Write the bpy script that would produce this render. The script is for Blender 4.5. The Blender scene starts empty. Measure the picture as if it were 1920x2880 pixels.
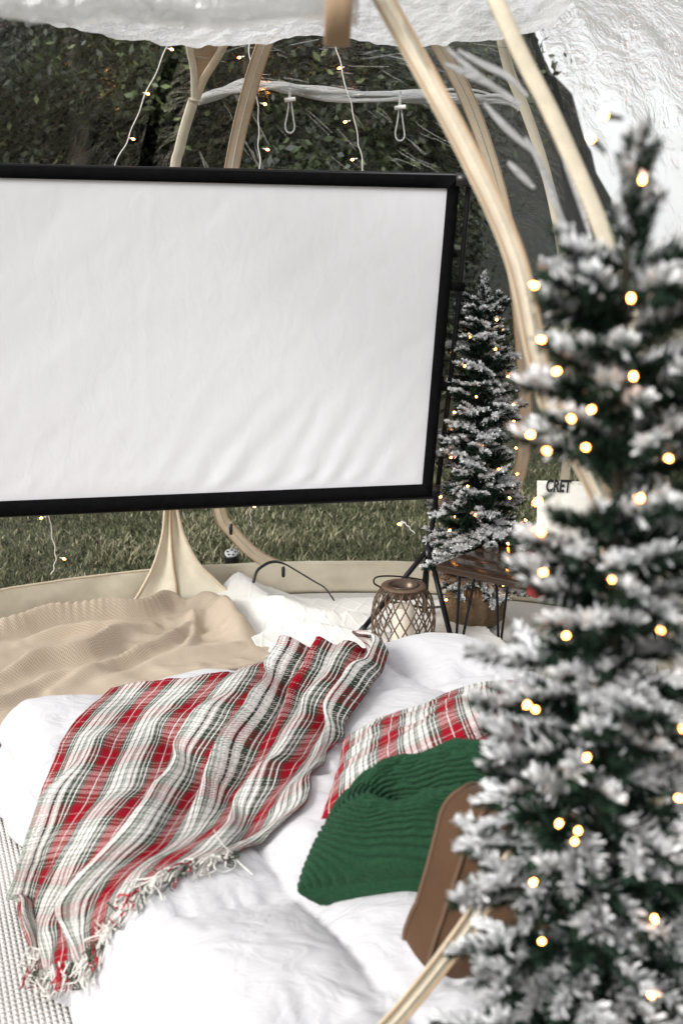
import bpy, math, random
import numpy as np
from mathutils import Vector
from mathutils.bvhtree import BVHTree

random.seed(7); rng = np.random.default_rng(7)
scene = bpy.context.scene
COL = scene.collection
R = math.radians

# ------------------------------------------------------------------ camera
CAM_H, PITCH, F = 1.5, R(13.4), 2800.0
cam_d = bpy.data.cameras.new("camera")
cam = bpy.data.objects.new("camera", cam_d); COL.objects.link(cam)
cam.location = (0, 0, CAM_H); cam.rotation_euler = (R(90) - PITCH, 0, 0)
cam_d.sensor_fit = 'VERTICAL'; cam_d.sensor_height = 36; cam_d.sensor_width = 24
cam_d.lens = 35; cam_d.clip_start = 0.05; cam_d.clip_end = 500
cam_d.dof.use_dof = True; cam_d.dof.focus_distance = 3.5; cam_d.dof.aperture_fstop = 3.3
cam_d.dof.aperture_blades = 0
scene.camera = cam

# ------------------------------------------------------------------ sky, sun, exposure (overcast)
SUN_EL, SUN_AZ = 31, 233          # azimuth of the sun seen from above, clockwise from +Y
world = bpy.data.worlds.new("World"); scene.world = world; world.use_nodes = True
nt = world.node_tree; nt.nodes.clear()
sky = nt.nodes.new("ShaderNodeTexSky"); sky.sky_type = 'NISHITA'; sky.sun_disc = False
sky.sun_elevation = R(SUN_EL); sky.sun_rotation = R(SUN_AZ)
sky.air_density = 1.0; sky.dust_density = 6.0; sky.ozone_density = 1.0
hsv = nt.nodes.new("ShaderNodeHueSaturation"); hsv.inputs['Saturation'].default_value = 0.12
bg = nt.nodes.new("ShaderNodeBackground"); bg.inputs['Strength'].default_value = 0.12
wo = nt.nodes.new("ShaderNodeOutputWorld")
cloud = nt.nodes.new("ShaderNodeMix"); cloud.data_type = 'RGBA'; cloud.inputs[0].default_value = 0.6
cloud.inputs[7].default_value = (9.2, 9.2, 9.3, 1)          # even cloud cover over the clear-sky dome
nt.links.new(sky.outputs[0], hsv.inputs['Color']); nt.links.new(hsv.outputs[0], cloud.inputs[6]); nt.links.new(cloud.outputs[2], bg.inputs['Color'])
nt.links.new(bg.outputs[0], wo.inputs['Surface'])
sd = bpy.data.lights.new("sun", 'SUN'); sd.energy = 2.1; sd.angle = R(24); sd.color = (1, .985, .965)
sun = bpy.data.objects.new("sun", sd); COL.objects.link(sun)
_a = R(SUN_AZ); _e = R(SUN_EL)
_dir = Vector((math.sin(_a) * math.cos(_e), math.cos(_a) * math.cos(_e), math.sin(_e)))
sun.rotation_euler = _dir.to_track_quat('Z', 'Y').to_euler()
scene.view_settings.view_transform = 'Standard'; scene.view_settings.look = 'None'
scene.view_settings.exposure = 0.46; scene.view_settings.gamma = 1.0
scene.render.engine = 'CYCLES'
cy = scene.cycles
cy.max_bounces = 8; cy.diffuse_bounces = 3; cy.glossy_bounces = 3; cy.transmission_bounces = 6
cy.transparent_max_bounces = 24; cy.use_denoising = True; cy.sample_clamp_indirect = 8
cy.caustics_reflective = False; cy.caustics_refractive = False

# ------------------------------------------------------------------ helpers: rays of the reference view -> places
SP, CP = math.sin(PITCH), math.cos(PITCH)
def ray(u, v):
    xc, yc = (u - 960) / F, -(v - 1440) / F
    return np.array([xc, CP + yc * SP, -SP + yc * CP])
C0 = np.array([0, 0, CAM_H])
def WY(u, v, Y): d = ray(u, v); return C0 + d * (Y / d[1])
def WZ(u, v, z): d = ray(u, v); return C0 + d * ((z - CAM_H) / d[2])

# ------------------------------------------------------------------ helpers: noise
_tab = np.random.default_rng(3).random((256, 256))
def vnoise(x, y, s=0):
    x = np.asarray(x, float) + s * 17.31; y = np.asarray(y, float) + s * 7.77
    xi = np.floor(x).astype(int); yi = np.floor(y).astype(int); fx = x - xi; fy = y - yi
    fx = fx * fx * (3 - 2 * fx); fy = fy * fy * (3 - 2 * fy)
    g = lambda i, j: _tab[i & 255, j & 255]
    return (g(xi, yi) * (1 - fx) + g(xi + 1, yi) * fx) * (1 - fy) + (g(xi, yi + 1) * (1 - fx) + g(xi + 1, yi + 1) * fx) * fy - .5
def fbm(x, y, s=0, o=4):
    r = 0; a = 1
    for k in range(o): r = r + a * vnoise(x * 2 ** k, y * 2 ** k, s + k); a *= .5
    return r
def sstep(a, b, x): t = np.clip((x - a) / (b - a), 0, 1); return t * t * (3 - 2 * t)

# ------------------------------------------------------------------ helpers: objects
def tag(o, label=None, cat=None, group=None, kind=None):
    if label: o['label'] = label
    if cat: o['category'] = cat
    if group: o['group'] = group
    if kind: o['kind'] = kind
    return o
def thing(name, label, cat, loc=(0, 0, 0), group=None):
    o = bpy.data.objects.new(name, None); COL.objects.link(o); o.location = [float(c) for c in loc]; o.empty_display_size = .1
    return tag(o, label, cat, group)
def link(name, me, parent=None):
    o = bpy.data.objects.new(name, me); COL.objects.link(o)
    if parent is not None:
        o.parent = parent
        if parent.type == 'EMPTY': o.location = -parent.location
    return o
def mesh(name, V, Fc, mat, smooth=True, uv=None, attr=None):
    """V (n,3); Fc (m,k) array or list of such arrays / lists"""
    V = np.asarray(V, np.float32)
    if isinstance(Fc, np.ndarray): Fc = [Fc]
    loops = np.concatenate([np.asarray(f, np.int32).ravel() for f in Fc])
    sizes = np.concatenate([np.full(len(f), np.asarray(f).shape[1], np.int32) for f in Fc])
    me = bpy.data.meshes.new(name)
    me.vertices.add(len(V)); me.vertices.foreach_set('co', V.ravel())
    me.loops.add(len(loops)); me.loops.foreach_set('vertex_index', loops)
    st = np.zeros(len(sizes), np.int32); st[1:] = np.cumsum(sizes)[:-1]
    me.polygons.add(len(sizes)); me.polygons.foreach_set('loop_start', st); me.polygons.foreach_set('loop_total', sizes)
    me.update(calc_edges=True); me.validate()
    if smooth: me.polygons.foreach_set('use_smooth', np.ones(len(sizes), bool))
    if uv is not None:
        l = me.uv_layers.new(name='UVMap'); l.data.foreach_set('uv', np.asarray(uv, np.float32)[loops].ravel())
    if attr is not None:
        for k, a in attr.items():
            at = me.attributes.new(k, 'FLOAT', 'POINT'); at.data.foreach_set('value', np.asarray(a, np.float32))
    if mat is not None: me.materials.append(mat)
    return me
def gridf(n, m, cn=False, cm=False):
    i = np.arange(n if cn else n - 1)[:, None]; j = np.arange(m if cm else m - 1)[None, :]
    i2 = (i + 1) % n; j2 = (j + 1) % m
    return np.stack(np.broadcast_arrays(i * m + j, i2 * m + j, i2 * m + j2, i * m + j2), -1).reshape(-1, 4)
class MB:
    def __init__(s): s.V = []; s.F = []; s.n = 0
    def add(s, V, F):
        V = np.asarray(V, float).reshape(-1, 3); s.V.append(V)
        for f in ([F] if isinstance(F, np.ndarray) else F): s.F.append(np.asarray(f) + s.n)
        s.n += len(V); return s
    def box(s, c, e, ax=None):
        sg = np.array([[x, y, z] for x in (-1, 1) for y in (-1, 1) for z in (-1, 1)], float) * np.array(e) / 2
        if ax is not None: sg = sg @ np.asarray(ax, float)
        return s.add(sg + np.array(c), np.array([[0, 1, 3, 2], [4, 6, 7, 5], [0, 4, 5, 1], [2, 3, 7, 6], [0, 2, 6, 4], [1, 5, 7, 3]]))
    def tube(s, P, r, k=8, caps=True, closed=False):
        P = np.asarray(P, float); n = len(P); r = np.broadcast_to(np.asarray(r, float), n)
        T = np.gradient(P, axis=0) if not closed else np.roll(P, -1, 0) - np.roll(P, 1, 0)
        T /= np.linalg.norm(T, axis=1)[:, None] + 1e-12
        up = np.array([0, 0, 1.]) if abs(T[0, 2]) < .9 else np.array([1., 0, 0])
        N = np.zeros_like(P); a = np.cross(T[0], up); a /= np.linalg.norm(a)
        for i in range(n):
            a = a - T[i] * a.dot(T[i]); a /= np.linalg.norm(a) + 1e-12; N[i] = a
        B = np.cross(T, N); th = np.arange(k) / k * 2 * np.pi
        V = P[:, None] + r[:, None, None] * (np.cos(th)[None, :, None] * N[:, None] + np.sin(th)[None, :, None] * B[:, None])
        f = [gridf(n, k, cn=closed, cm=True)]
        if caps and not closed: f += [np.arange(k)[None, ::-1], (np.arange(k) + (n - 1) * k)[None]]
        return s.add(V, f)
    def lathe(s, prof, c=(0, 0, 0), k=32, axis=None):
        prof = np.asarray(prof, float); th = np.arange(k) / k * 2 * np.pi
        V = np.stack([prof[:, 0, None] * np.cos(th), prof[:, 0, None] * np.sin(th), np.broadcast_to(prof[:, 1, None], (len(prof), k))], -1)
        if axis is not None: V = V @ np.asarray(axis, float)
        return s.add(V + np.array(c), gridf(len(prof), k, cm=True))
    def ribbon(s, P, N, w, t):
        """soft flat band: path P, surface normals N, width w, thickness t"""
        P = np.asarray(P, float); N = np.asarray(N, float); T = np.gradient(P, axis=0)
        T /= np.linalg.norm(T, axis=1)[:, None]; S = np.cross(T, N); S /= np.linalg.norm(S, axis=1)[:, None]
        w = np.broadcast_to(np.asarray(w, float), len(P))[:, None, None]
        pr = np.array([[-.5, 0], [-.44, .5], [-.15, .62], [.15, .62], [.44, .5], [.5, 0], [.44, -.5], [-.44, -.5]])
        V = P[:, None] + pr[None, :, :1] * w * S[:, None] + pr[None, :, 1:] * t * N[:, None]
        k = len(pr); n = len(P)
        return s.add(V, [gridf(n, k, cm=True), np.arange(k)[None, ::-1], (np.arange(k) + (n - 1) * k)[None]])
    def obj(s, name, mat, parent=None, smooth=True):
        return link(name, mesh(name, np.concatenate(s.V), s.F, mat, smooth), parent)
def spline(P, n):
    P = np.asarray(P, float); k = len(P); t = np.linspace(0, k - 1, n); i = np.clip(t.astype(int), 0, k - 2); f = (t - i)[:, None]
    Q = np.concatenate([[2 * P[0] - P[1]], P, [2 * P[-1] - P[-2]]])
    a, b, c, d = Q[i], Q[i + 1], Q[i + 2], Q[i + 3]
    return .5 * (2 * b + (c - a) * f + (2 * a - 5 * b + 4 * c - d) * f ** 2 + (3 * b - a - 3 * c + d) * f ** 3)
def netsurf(rows, n, m):
    A = np.stack([spline(r, m) for r in rows]); return np.stack([spline(A[:, j], n) for j in range(m)], 1)
def smoothgrid(Z, it):
    for _ in range(it):
        Q = np.pad(Z, ((1, 1), (1, 1)) + ((0, 0),) * (Z.ndim - 2), 'edge')
        Z = (Q[:-2, 1:-1] + Q[2:, 1:-1] + Q[1:-1, :-2] + Q[1:-1, 2:] + 2 * Z) / 6
    return Z
def gridnormals(P):
    a = np.gradient(P, axis=0); b = np.gradient(P, axis=1); n = np.cross(a, b); return n / (np.linalg.norm(n, axis=-1)[..., None] + 1e-12)
def solidify(o, t, off=-1):
    m = o.modifiers.new('thickness', 'SOLIDIFY'); m.thickness = t; m.offset = off; return o

# ------------------------------------------------------------------ materials
class NT:
    def __init__(s, name):
        s.m = bpy.data.materials.new(name); s.m.use_nodes = True; s.t = s.m.node_tree
        s.b = s.t.nodes['Principled BSDF']; s.out = s.t.nodes['Material Output']
    def n(s, typ, **kw):
        x = s.t.nodes.new('ShaderNode' + typ)
        for k, v in kw.items(): setattr(x, k, v)
        return x
    def l(s, a, b): s.t.links.new(a, b)
    def val(s, x, i, v):
        if hasattr(v, 'node'): s.l(v, x.inputs[i])
        else: x.inputs[i].default_value = v
    def math(s, op, a, b=0.0, c=None):
        x = s.n('Math', operation=op); s.val(x, 0, a); s.val(x, 1, b)
        if c is not None: s.val(x, 2, c)
        return x.outputs[0]
    def mix(s, f, a, b):
        x = s.n('Mix', data_type='RGBA'); s.val(x, 0, f); s.val(x, 6, a); s.val(x, 7, b); return x.outputs[2]
    def coord(s, k='Object'): return s.n('TexCoord').outputs[k]
    def mapping(s, vec, sc=(1, 1, 1), rot=(0, 0, 0)):
        x = s.n('Mapping'); s.l(vec, x.inputs[0]); x.inputs['Scale'].default_value = sc; x.inputs['Rotation'].default_value = rot; return x.outputs[0]
    def noise(s, vec, scale, detail=4, rough=.6, dist=0, col=False):
        x = s.n('TexNoise'); s.l(vec, x.inputs['Vector']); x.inputs['Scale'].default_value = scale; x.inputs['Detail'].default_value = detail
        x.inputs['Roughness'].default_value = rough; x.inputs['Distortion'].default_value = dist; return x.outputs['Color' if col else 'Fac']
    def ramp(s, f, stops, interp='LINEAR'):
        x = s.n('ValToRGB'); s.val(x, 0, f); e = x.color_ramp; e.interpolation = interp
        while len(e.elements) < len(stops): e.elements.new(.5)
        for el, (p, c) in zip(e.elements, stops): el.position = p; el.color = (*c, 1) if len(c) == 3 else c
        return x.outputs[0]
    def bump(s, h, strength, dist=.01, normal=None):
        x = s.n('Bump'); s.l(h, x.inputs['Height']); x.inputs['Strength'].default_value = strength; x.inputs['Distance'].default_value = dist
        if normal is not None: s.l(normal, x.inputs['Normal'])
        return x.outputs[0]
    def set(s, **kw):
        for k, v in kw.items(): s.val(s.b, {'base': 'Base Color', 'rough': 'Roughness', 'metal': 'Metallic', 'normal': 'Normal', 'spec': 'Specular IOR Level', 'sheen': 'Sheen Weight', 'emit': 'Emission Color', 'estr': 'Emission Strength', 'coat': 'Coat Weight', 'alpha': 'Alpha', 'sss': 'Subsurface Weight'}[k], v)
        return s.m
def c4(*c): return (*c, 1)
def simple(name, col, rough=.6, metal=0, var=.15, nscale=30, bump=.0, bscale=200, **kw):
    t = NT(name); co = t.coord()
    f = t.noise(co, nscale)
    d = tuple(max(0, x * (1 - var)) for x in col); e = tuple(min(1, x * (1 + var)) for x in col)
    t.set(base=t.ramp(f, [(.3, d), (.7, e)]), rough=rough, metal=metal, **kw)
    if bump: t.set(normal=t.bump(t.noise(co, bscale), bump, .003))
    return t.m

M = {}
M['canvas'] = simple('beige_canvas', (.74, .67, .53), .8, var=.08, nscale=12, bump=.35, bscale=400)
M['canvas_dark'] = simple('tan_canvas', (.42, .29, .18), .8, var=.1, nscale=14, bump=.3, bscale=400)
M['trim'] = simple('cream_trim', (.70, .58, .43), .75, var=.1, nscale=18, bump=.4, bscale=500)
M['trim_near'] = simple('near_trim_dimmed', (.60, .53, .41), .9, spec=.08, var=.12, nscale=25, bump=.5, bscale=350)  # cream trim darkened in colour to offset the sunlight on it
M['zip'] = simple('zipper_teeth', (.66, .58, .46), .5, var=.2, nscale=300)
M['black_plastic'] = simple('black_plastic', (.012, .012, .013), .35, var=.3)
M['black_metal'] = simple('black_metal', (.008, .008, .009), .35, metal=.2, var=.3, spec=.25)
M['black_fabric'] = simple('black_fabric', (.0035, .0035, .004), .9, var=.3, bump=.3, bscale=600, spec=.08)
M['white_cord'] = simple('white_cord', (.75, .73, .70), .5, var=.05)
def clear_pvc(name, haze, bumpstr, refl, scale=(3, 9, 3), nsc=2.5, dfs=.5):
    t = NT(name); co = t.mapping(t.coord(), scale)
    h = t.noise(co, nsc, 5, .6, 1.2); h2 = t.noise(t.mapping(t.coord(), (14, 14, 2.5)), 3, 3, .5, .8)
    hh = t.math('ADD', t.math('MULTIPLY', h, 1.0), t.math('MULTIPLY', h2, .25))
    nr = t.bump(hh, bumpstr, .05)
    tr = t.n('BsdfTransparent'); tr.inputs[0].default_value = (.94, .95, .94, 1)
    gl = t.n('BsdfGlossy'); gl.inputs['Roughness'].default_value = .06; t.l(nr, gl.inputs['Normal']); gl.inputs['Color'].default_value = (1, 1, 1, 1)
    fr = t.n('Fresnel'); fr.inputs['IOR'].default_value = 1.45; t.l(nr, fr.inputs['Normal'])
    f = t.math('MINIMUM', t.math('MULTIPLY', fr.outputs[0], refl), .9)
    mx = t.n('MixShader'); t.l(f, mx.inputs[0]); t.l(tr.outputs[0], mx.inputs[1]); t.l(gl.outputs[0], mx.inputs[2])
    tl = t.n('BsdfTranslucent'); tl.inputs[0].default_value = (.9, .9, .9, 1); t.l(nr, tl.inputs['Normal'])
    df = t.n('BsdfDiffuse'); df.inputs[0].default_value = (.85, .85, .85, 1); t.l(nr, df.inputs['Normal'])
    ad = t.n('MixShader'); ad.inputs[0].default_value = dfs; t.l(tl.outputs[0], ad.inputs[1]); t.l(df.outputs[0], ad.inputs[2])
    m2 = t.n('MixShader'); m2.inputs[0].default_value = haze; t.l(mx.outputs[0], m2.inputs[1]); t.l(ad.outputs[0], m2.inputs[2])
    t.l(m2.outputs[0], t.out.inputs['Surface']); return t.m
M['pvc'] = clear_pvc('clear_vinyl', .0, .6, .22)
M['pvc_side'] = clear_pvc('clear_vinyl_hazed', .004, .30, .6, (5, 5, 1.6))
M['pvc_roof'] = clear_pvc('crinkled_vinyl', .5, .5, 1.0, (7, 7, 7), 6, .2)
M['pvc_glint'] = clear_pvc('glint_vinyl', .07, .5, 1.0, (4, 20, 20), 4)
M['pvc_roll'] = clear_pvc('gathered_vinyl', .75, .8, 2.0, (4, 20, 20), 4)

# ------------------------------------------------------------------ the lawn, far bank and grass
t = NT('lawn'); co = t.coord()
f1 = t.noise(co, 1.3, 5); f2 = t.noise(co, 30, 6, .7)
cc = t.mix(f1, c4(.045, .048, .022), c4(.10, .095, .05)); cc = t.mix(t.math('MULTIPLY', f2, .8), cc, c4(.13, .115, .07))
t.set(base=cc, rough=.95, normal=t.bump(f2, .6, .05)); M['lawn'] = t.m
n = 60
gx, gy = np.meshgrid(np.linspace(-1, 1, n), np.linspace(-1, 1, n), indexing='ij')
gx = np.sign(gx) * np.abs(gx) ** 2.2 * 140; gy = np.sign(gy) * np.abs(gy) ** 2.2 * 140
gz = -.03 + .15 * fbm(gx * .12, gy * .12, 4) * sstep(6, 14, np.hypot(gx, gy - 3))
o = link('lawn', mesh('lawn', np.stack([gx, gy, gz], -1).reshape(-1, 3), gridf(n, n), M['lawn'])); tag(o, kind='structure')
# wooded bank that closes the view far behind the trees
t = NT('far_bank'); co = t.coord(); f1 = t.noise(co, .5, 6, .65); f2 = t.noise(co, 4, 5, .7)
t.set(base=t.mix(t.math('MULTIPLY', f1, f2), c4(.004, .006, .003), c4(.026, .032, .018)), rough=1, normal=t.bump(f2, 1, .4)); M['bank'] = t.m
th = np.linspace(R(48), R(150), 90); rr = np.linspace(0, 1, 26)
TH, RRR = np.meshgrid(th, rr, indexing='ij')
rad = 30 + 30 * RRR
hmax = 16 * sstep(R(73), R(82), TH + .035 * fbm(TH * 60, RRR * 5, 6, 3)) + 1.0
hz = -.3 + hmax * sstep(0, 1, RRR) + 1.6 * fbm(TH * 30, RRR * 9, 5) * RRR * sstep(R(75.5), R(79), TH)
o = link('wooded_bank', mesh('wooded_bank', np.stack([rad * np.cos(TH), rad * np.sin(TH), hz], -1).reshape(-1, 3), gridf(90, 26)[:, ::-1], M['bank'])); tag(o, kind='structure')

t = NT('grass_blade'); at = t.n('Attribute', attribute_name='tint'); 
t.set(base=t.ramp(at.outputs['Fac'], [(0, (.010, .020, .005)), (.40, (.045, .062, .02)), (.7, (.14, .145, .07)), (1, (.42, .38, .26))]), rough=.7, spec=.25); M['grass'] = t.m
NB = 110000
bx = rng.uniform(-3.0, 3.2, NB); by = 4.55 + 4.2 * rng.random(NB) ** 1.3
keep = np.hypot((bx - .06) / 1.2, by - 2.95) > 1.78; bx = bx[keep]; by = by[keep]; NB = len(bx)
clump = fbm(bx * 3, by * 3, 9) + .7 * fbm(bx * .9, by * .9, 10, 2)
hh = (.016 + .026 * rng.random(NB)) * (1 + 1.0 * clump); an = rng.uniform(0, 2 * np.pi, NB); ln = rng.uniform(.3, 1.5, NB) * hh
wd = rng.uniform(.0022, .0042, NB); d2 = np.stack([np.cos(an), np.sin(an)], -1); pz = np.full(NB, -.03)
base = np.stack([bx, by, pz], -1); side = np.stack([-d2[:, 1], d2[:, 0], 0 * an], -1) * wd[:, None]
mid = base + np.stack([d2[:, 0] * ln * .35, d2[:, 1] * ln * .35, hh * .62], -1); tip = base + np.stack([d2[:, 0] * ln, d2[:, 1] * ln, hh], -1)
V = np.stack([base - side, base + side, mid + side * .8, mid - side * .8, tip], 1).reshape(-1, 3)
i5 = np.arange(NB)[:, None] * 5
o = link('grass', mesh('grass', V, [i5 + np.array([[0, 1, 2, 3]]), i5 + np.array([[3, 2, 4]])], M['grass'], False,
    attr={'tint': np.repeat(np.clip(.45 + .5 * clump + rng.normal(0, .30, NB), 0, 1), 5)}))
tag(o, 'short olive lawn grass outside the tent skirt', 'grass', kind='stuff')

# ------------------------------------------------------------------ background trees
t = NT('leaf'); at = t.n('Attribute', attribute_name='tint')
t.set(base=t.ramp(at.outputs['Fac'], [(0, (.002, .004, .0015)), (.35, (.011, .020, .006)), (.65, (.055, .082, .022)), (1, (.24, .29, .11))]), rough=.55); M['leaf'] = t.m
M['bark'] = simple('bark', (.07, .055, .045), .9, var=.4, nscale=12, bump=.8, bscale=30)
def leaf_tree_meshes(seed, H, Rc, nl):
    g = np.random.default_rng(seed); limbs = []; cl = []
    mb = MB(); tr = spline([(0, 0, -.1), (g.normal(0, .1), g.normal(0, .1), H * .3), (g.normal(0, .2), g.normal(0, .2), H * .6), (0, 0, H * .92)], 14)
    mb.tube(tr, np.linspace(.17, .03, 14), 8)
    for k in range(22):
        z = g.uniform(.08, .9); p = np.array([np.interp(z * H, tr[:, 2], tr[:, i]) for i in range(3)]); a = g.uniform(0, 2 * np.pi)
        L = Rc * (1.05 - .75 * z) * g.uniform(.6, 1.05)
        q = p + np.array([math.cos(a) * L, math.sin(a) * L, L * g.uniform(.0, .5)])
        P = spline([p, (p + q) / 2 + np.array([0, 0, .12 * L]), q], 7); mb.tube(P, np.linspace(.05, .012, 7), 5, caps=False)
        for s in np.linspace(.35, 1, 5): cl.append(p + (q - p) * s + g.normal(0, .14 * L, 3))
    cl.append(tr[-1]); cl = np.array(cl); ci = g.integers(0, len(cl), nl)
    sg = .11 * Rc + .03
    P = cl[ci] + g.normal(0, sg, (nl, 3)) * np.array([1, 1, .75]); sz = g.uniform(.026, .055, nl)
    A = g.normal(0, 1, (nl, 3)); A /= np.linalg.norm(A, axis=1)[:, None]; B = np.cross(A, g.normal(0, 1, (nl, 3))); B /= np.linalg.norm(B, axis=1)[:, None]
    V = np.stack([P - A * sz[:, None], P + B * sz[:, None] * .5, P + A * sz[:, None], P - B * sz[:, None] * .5], 1).reshape(-1, 3)
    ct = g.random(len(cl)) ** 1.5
    tint = np.clip(.35 * ct[ci] + .5 * g.random(nl) ** 2 + .15 * (P[:, 2] / H), 0, 1)  # highlights put into the colour: leaves lighten towards the crown top
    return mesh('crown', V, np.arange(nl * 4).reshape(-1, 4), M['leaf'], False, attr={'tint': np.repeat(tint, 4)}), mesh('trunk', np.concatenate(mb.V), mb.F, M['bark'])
kinds = [leaf_tree_meshes(11, 6.2, 1.9, 60000), leaf_tree_meshes(12, 5.4, 1.6, 52000), leaf_tree_meshes(13, 7.0, 2.2, 70000)]
spots = [(-5.0, 10.6, 0, 0), (-3.3, 9.4, 1, 1.1), (-2.5, 12.0, 2, 2.0), (-.9, 9.9, 0, 3.3), (.2, 12.4, 1, 4.0), (.05, 10.4, 2, 5.0), (-5.4, 13.6, 2, .6), (-1.3, 14.4, 2, 1.9), (-4.2, 11.9, 0, 2.2), (-1.8, 10.9, 1, .4), (-.4, 11.7, 2, 5.5), (-3.1, 13.9, 0, 4.4), (.45, 13.4, 1, 1.3), (-6.3, 12.2, 1, 3.0), (-2.4, 9.0, 1, 5.2), (.2, 9.2, 1, 2.9)]
for x, y, k, rz in spots:
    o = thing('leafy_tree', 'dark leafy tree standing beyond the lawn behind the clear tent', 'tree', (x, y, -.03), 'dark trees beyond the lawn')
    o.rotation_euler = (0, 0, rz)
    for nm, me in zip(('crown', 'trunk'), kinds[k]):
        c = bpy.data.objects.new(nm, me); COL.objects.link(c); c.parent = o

# ------------------------------------------------------------------ the bubble tent
TC = np.array([.06, 2.95]); TR, TH_, TE, TX = 1.70, 2.6, 2.8, 1.2
def rz_(z): return TR * np.maximum(0, 1 - np.clip(np.asarray(z, float) / TH_, 0, 1) ** TE) ** (1 / TE)
def dome(az, z):
    az = np.asarray(az, float); z = np.asarray(z, float); r = rz_(z); return np.stack([TC[0] + TX * r * np.cos(az), TC[1] + r * np.sin(az), z + 0 * az], -1)
def dome_n(p):
    p = np.asarray(p, float); g = np.stack([(p[..., 0] - TC[0]) / TX, (p[..., 1] - TC[1])], -1); r = np.linalg.norm(g, axis=-1)
    nr = (r / TR) ** (TE - 1) / TR; nz = np.clip(p[..., 2] / TH_, 0, 1) ** (TE - 1) / TH_
    N = np.stack([g[..., 0] / r * nr / TX, g[..., 1] / r * nr, nz], -1); return N / np.linalg.norm(N, axis=-1)[..., None]
def dome_hit(u, v, far=True):
    d = ray(u, v); tt = np.linspace(.8, 6.5, 4000); P = C0 + tt[:, None] * d
    ins = (np.hypot((P[:, 0] - TC[0]) / TX, P[:, 1] - TC[1]) < rz_(P[:, 2])) & (P[:, 2] < TH_)
    k = np.nonzero(ins)[0]
    if len(k) == 0: return P[np.argmin(np.abs(np.hypot((P[:, 0] - TC[0]) / TX, P[:, 1] - TC[1]) - rz_(P[:, 2])))]
    return P[k[-1] if far else k[0]]
def dhits(px, far=True): return np.array([dome_hit(u, v, far) for u, v in px])

tent = thing('bubble_tent', 'clear vinyl bubble dome tent with beige canvas ribs standing on the lawn', 'tent', (TC[0], TC[1], 0))
# clear wall panels between the ribs
def panel(name, a0, a1, z0, z1, mat, seed, amp=.012, n=60, m=60):
    A, Z = np.meshgrid(np.linspace(a0, a1, n), np.linspace(z0, z1, m), indexing='ij'); P = dome(A, Z); N = dome_n(P)
    e = sstep(0, .12, (A - a0) / (a1 - a0)) * sstep(0, .12, (a1 - A) / (a1 - a0))
    P = P + N * (amp * e * (fbm(A * 6 + Z * 4, Z * 2 - A * 3, seed) + .5 * fbm(A * 26, Z * 5, seed + 5)))[..., None]
    return link(name, mesh(name, P.reshape(-1, 3), gridf(n, m), mat), tent)
ribs = [R(x) for x in (60, 120, 180, 236, 289, 360)]
panel('clear_panel', R(61), R(119), .10, 2.5, M['pvc'], 1)
panel('clear_panel', R(121), R(179), .15, 2.5, M['pvc'], 2)
panel('clear_panel', R(181), R(235), .15, 2.5, M['pvc'], 3)
panel('clear_panel', R(1), R(59), .15, 2.5, M['pvc_side'], 4, .02)
panel('clear_panel', R(290), R(359), .15, 2.5, M['pvc_side'], 5, .03, 90, 90)
# near doorway: trim of the open door, then clear vinyl out to the rib
door_px = [(1020, -110), (1080, 0), (1217, 245), (1346, 490), (1453, 735), (1505, 985), (1555, 1160), (1650, 1320), (1720, 1520), (1690, 1850), (1590, 2180), (1420, 2450), (1270, 2670), (1100, 2880), (900, 3080)]
dp = spline(dhits(door_px, False), 90)
for _ in range(3): dp[1:-1] = (dp[:-2] + 2 * dp[1:-1] + dp[2:]) / 4
dn = dome_n(dp); o = MB().ribbon(dp, dn, .032, .004).obj('door_trim', M['trim_near'], tent)
_s = np.cross(np.gradient(dp, axis=0), dn); _s /= np.linalg.norm(_s, axis=1)[:, None]
for q_ in (-.0125, .0125): MB().tube(dp + dn * .003 + _s * q_, .0022, 5).obj('edge_binding', M['canvas_dark'], o).location = (0, 0, 0)
MB().tube(dp + dn * .003, .0022, 6).obj('zipper_line', M['zip'], o).location = (0, 0, 0)
rib_px = [(1320, -150), (1389, 0), (1462, 160), (1540, 310), (1612, 470), (1684, 640), (1770, 900), (1850, 1250), (1870, 1700), (1850, 2200), (1800, 2700), (1760, 3000)]
rp = spline(dhits(rib_px, False), 80)
for _ in range(3): rp[1:-1] = (rp[:-2] + 2 * rp[1:-1] + rp[2:]) / 4
MB().ribbon(rp + dome_n(rp) * .004, dome_n(rp), .024, .010).obj('rib', M['trim_near'], tent)
zs = np.linspace(.45, 1.95, 50); azs = lambda p: np.interp(zs, *[a[np.argsort(p[:, 2])] for a in (p[:, 2], np.arctan2(p[:, 1] - TC[1], (p[:, 0] - TC[0]) / TX))])
A = azs(dp)[None] + (azs(rp) - azs(dp))[None] * np.linspace(.03, .97, 14)[:, None]; Z = np.broadcast_to(zs, A.shape); P = dome(A, Z)
P = P + dome_n(P) * (.012 * fbm(A * 20, Z * 5, 31))[..., None]
link('clear_panel', mesh('clear_panel', P.reshape(-1, 3), gridf(14, 50), M['pvc_side']), tent)
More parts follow.
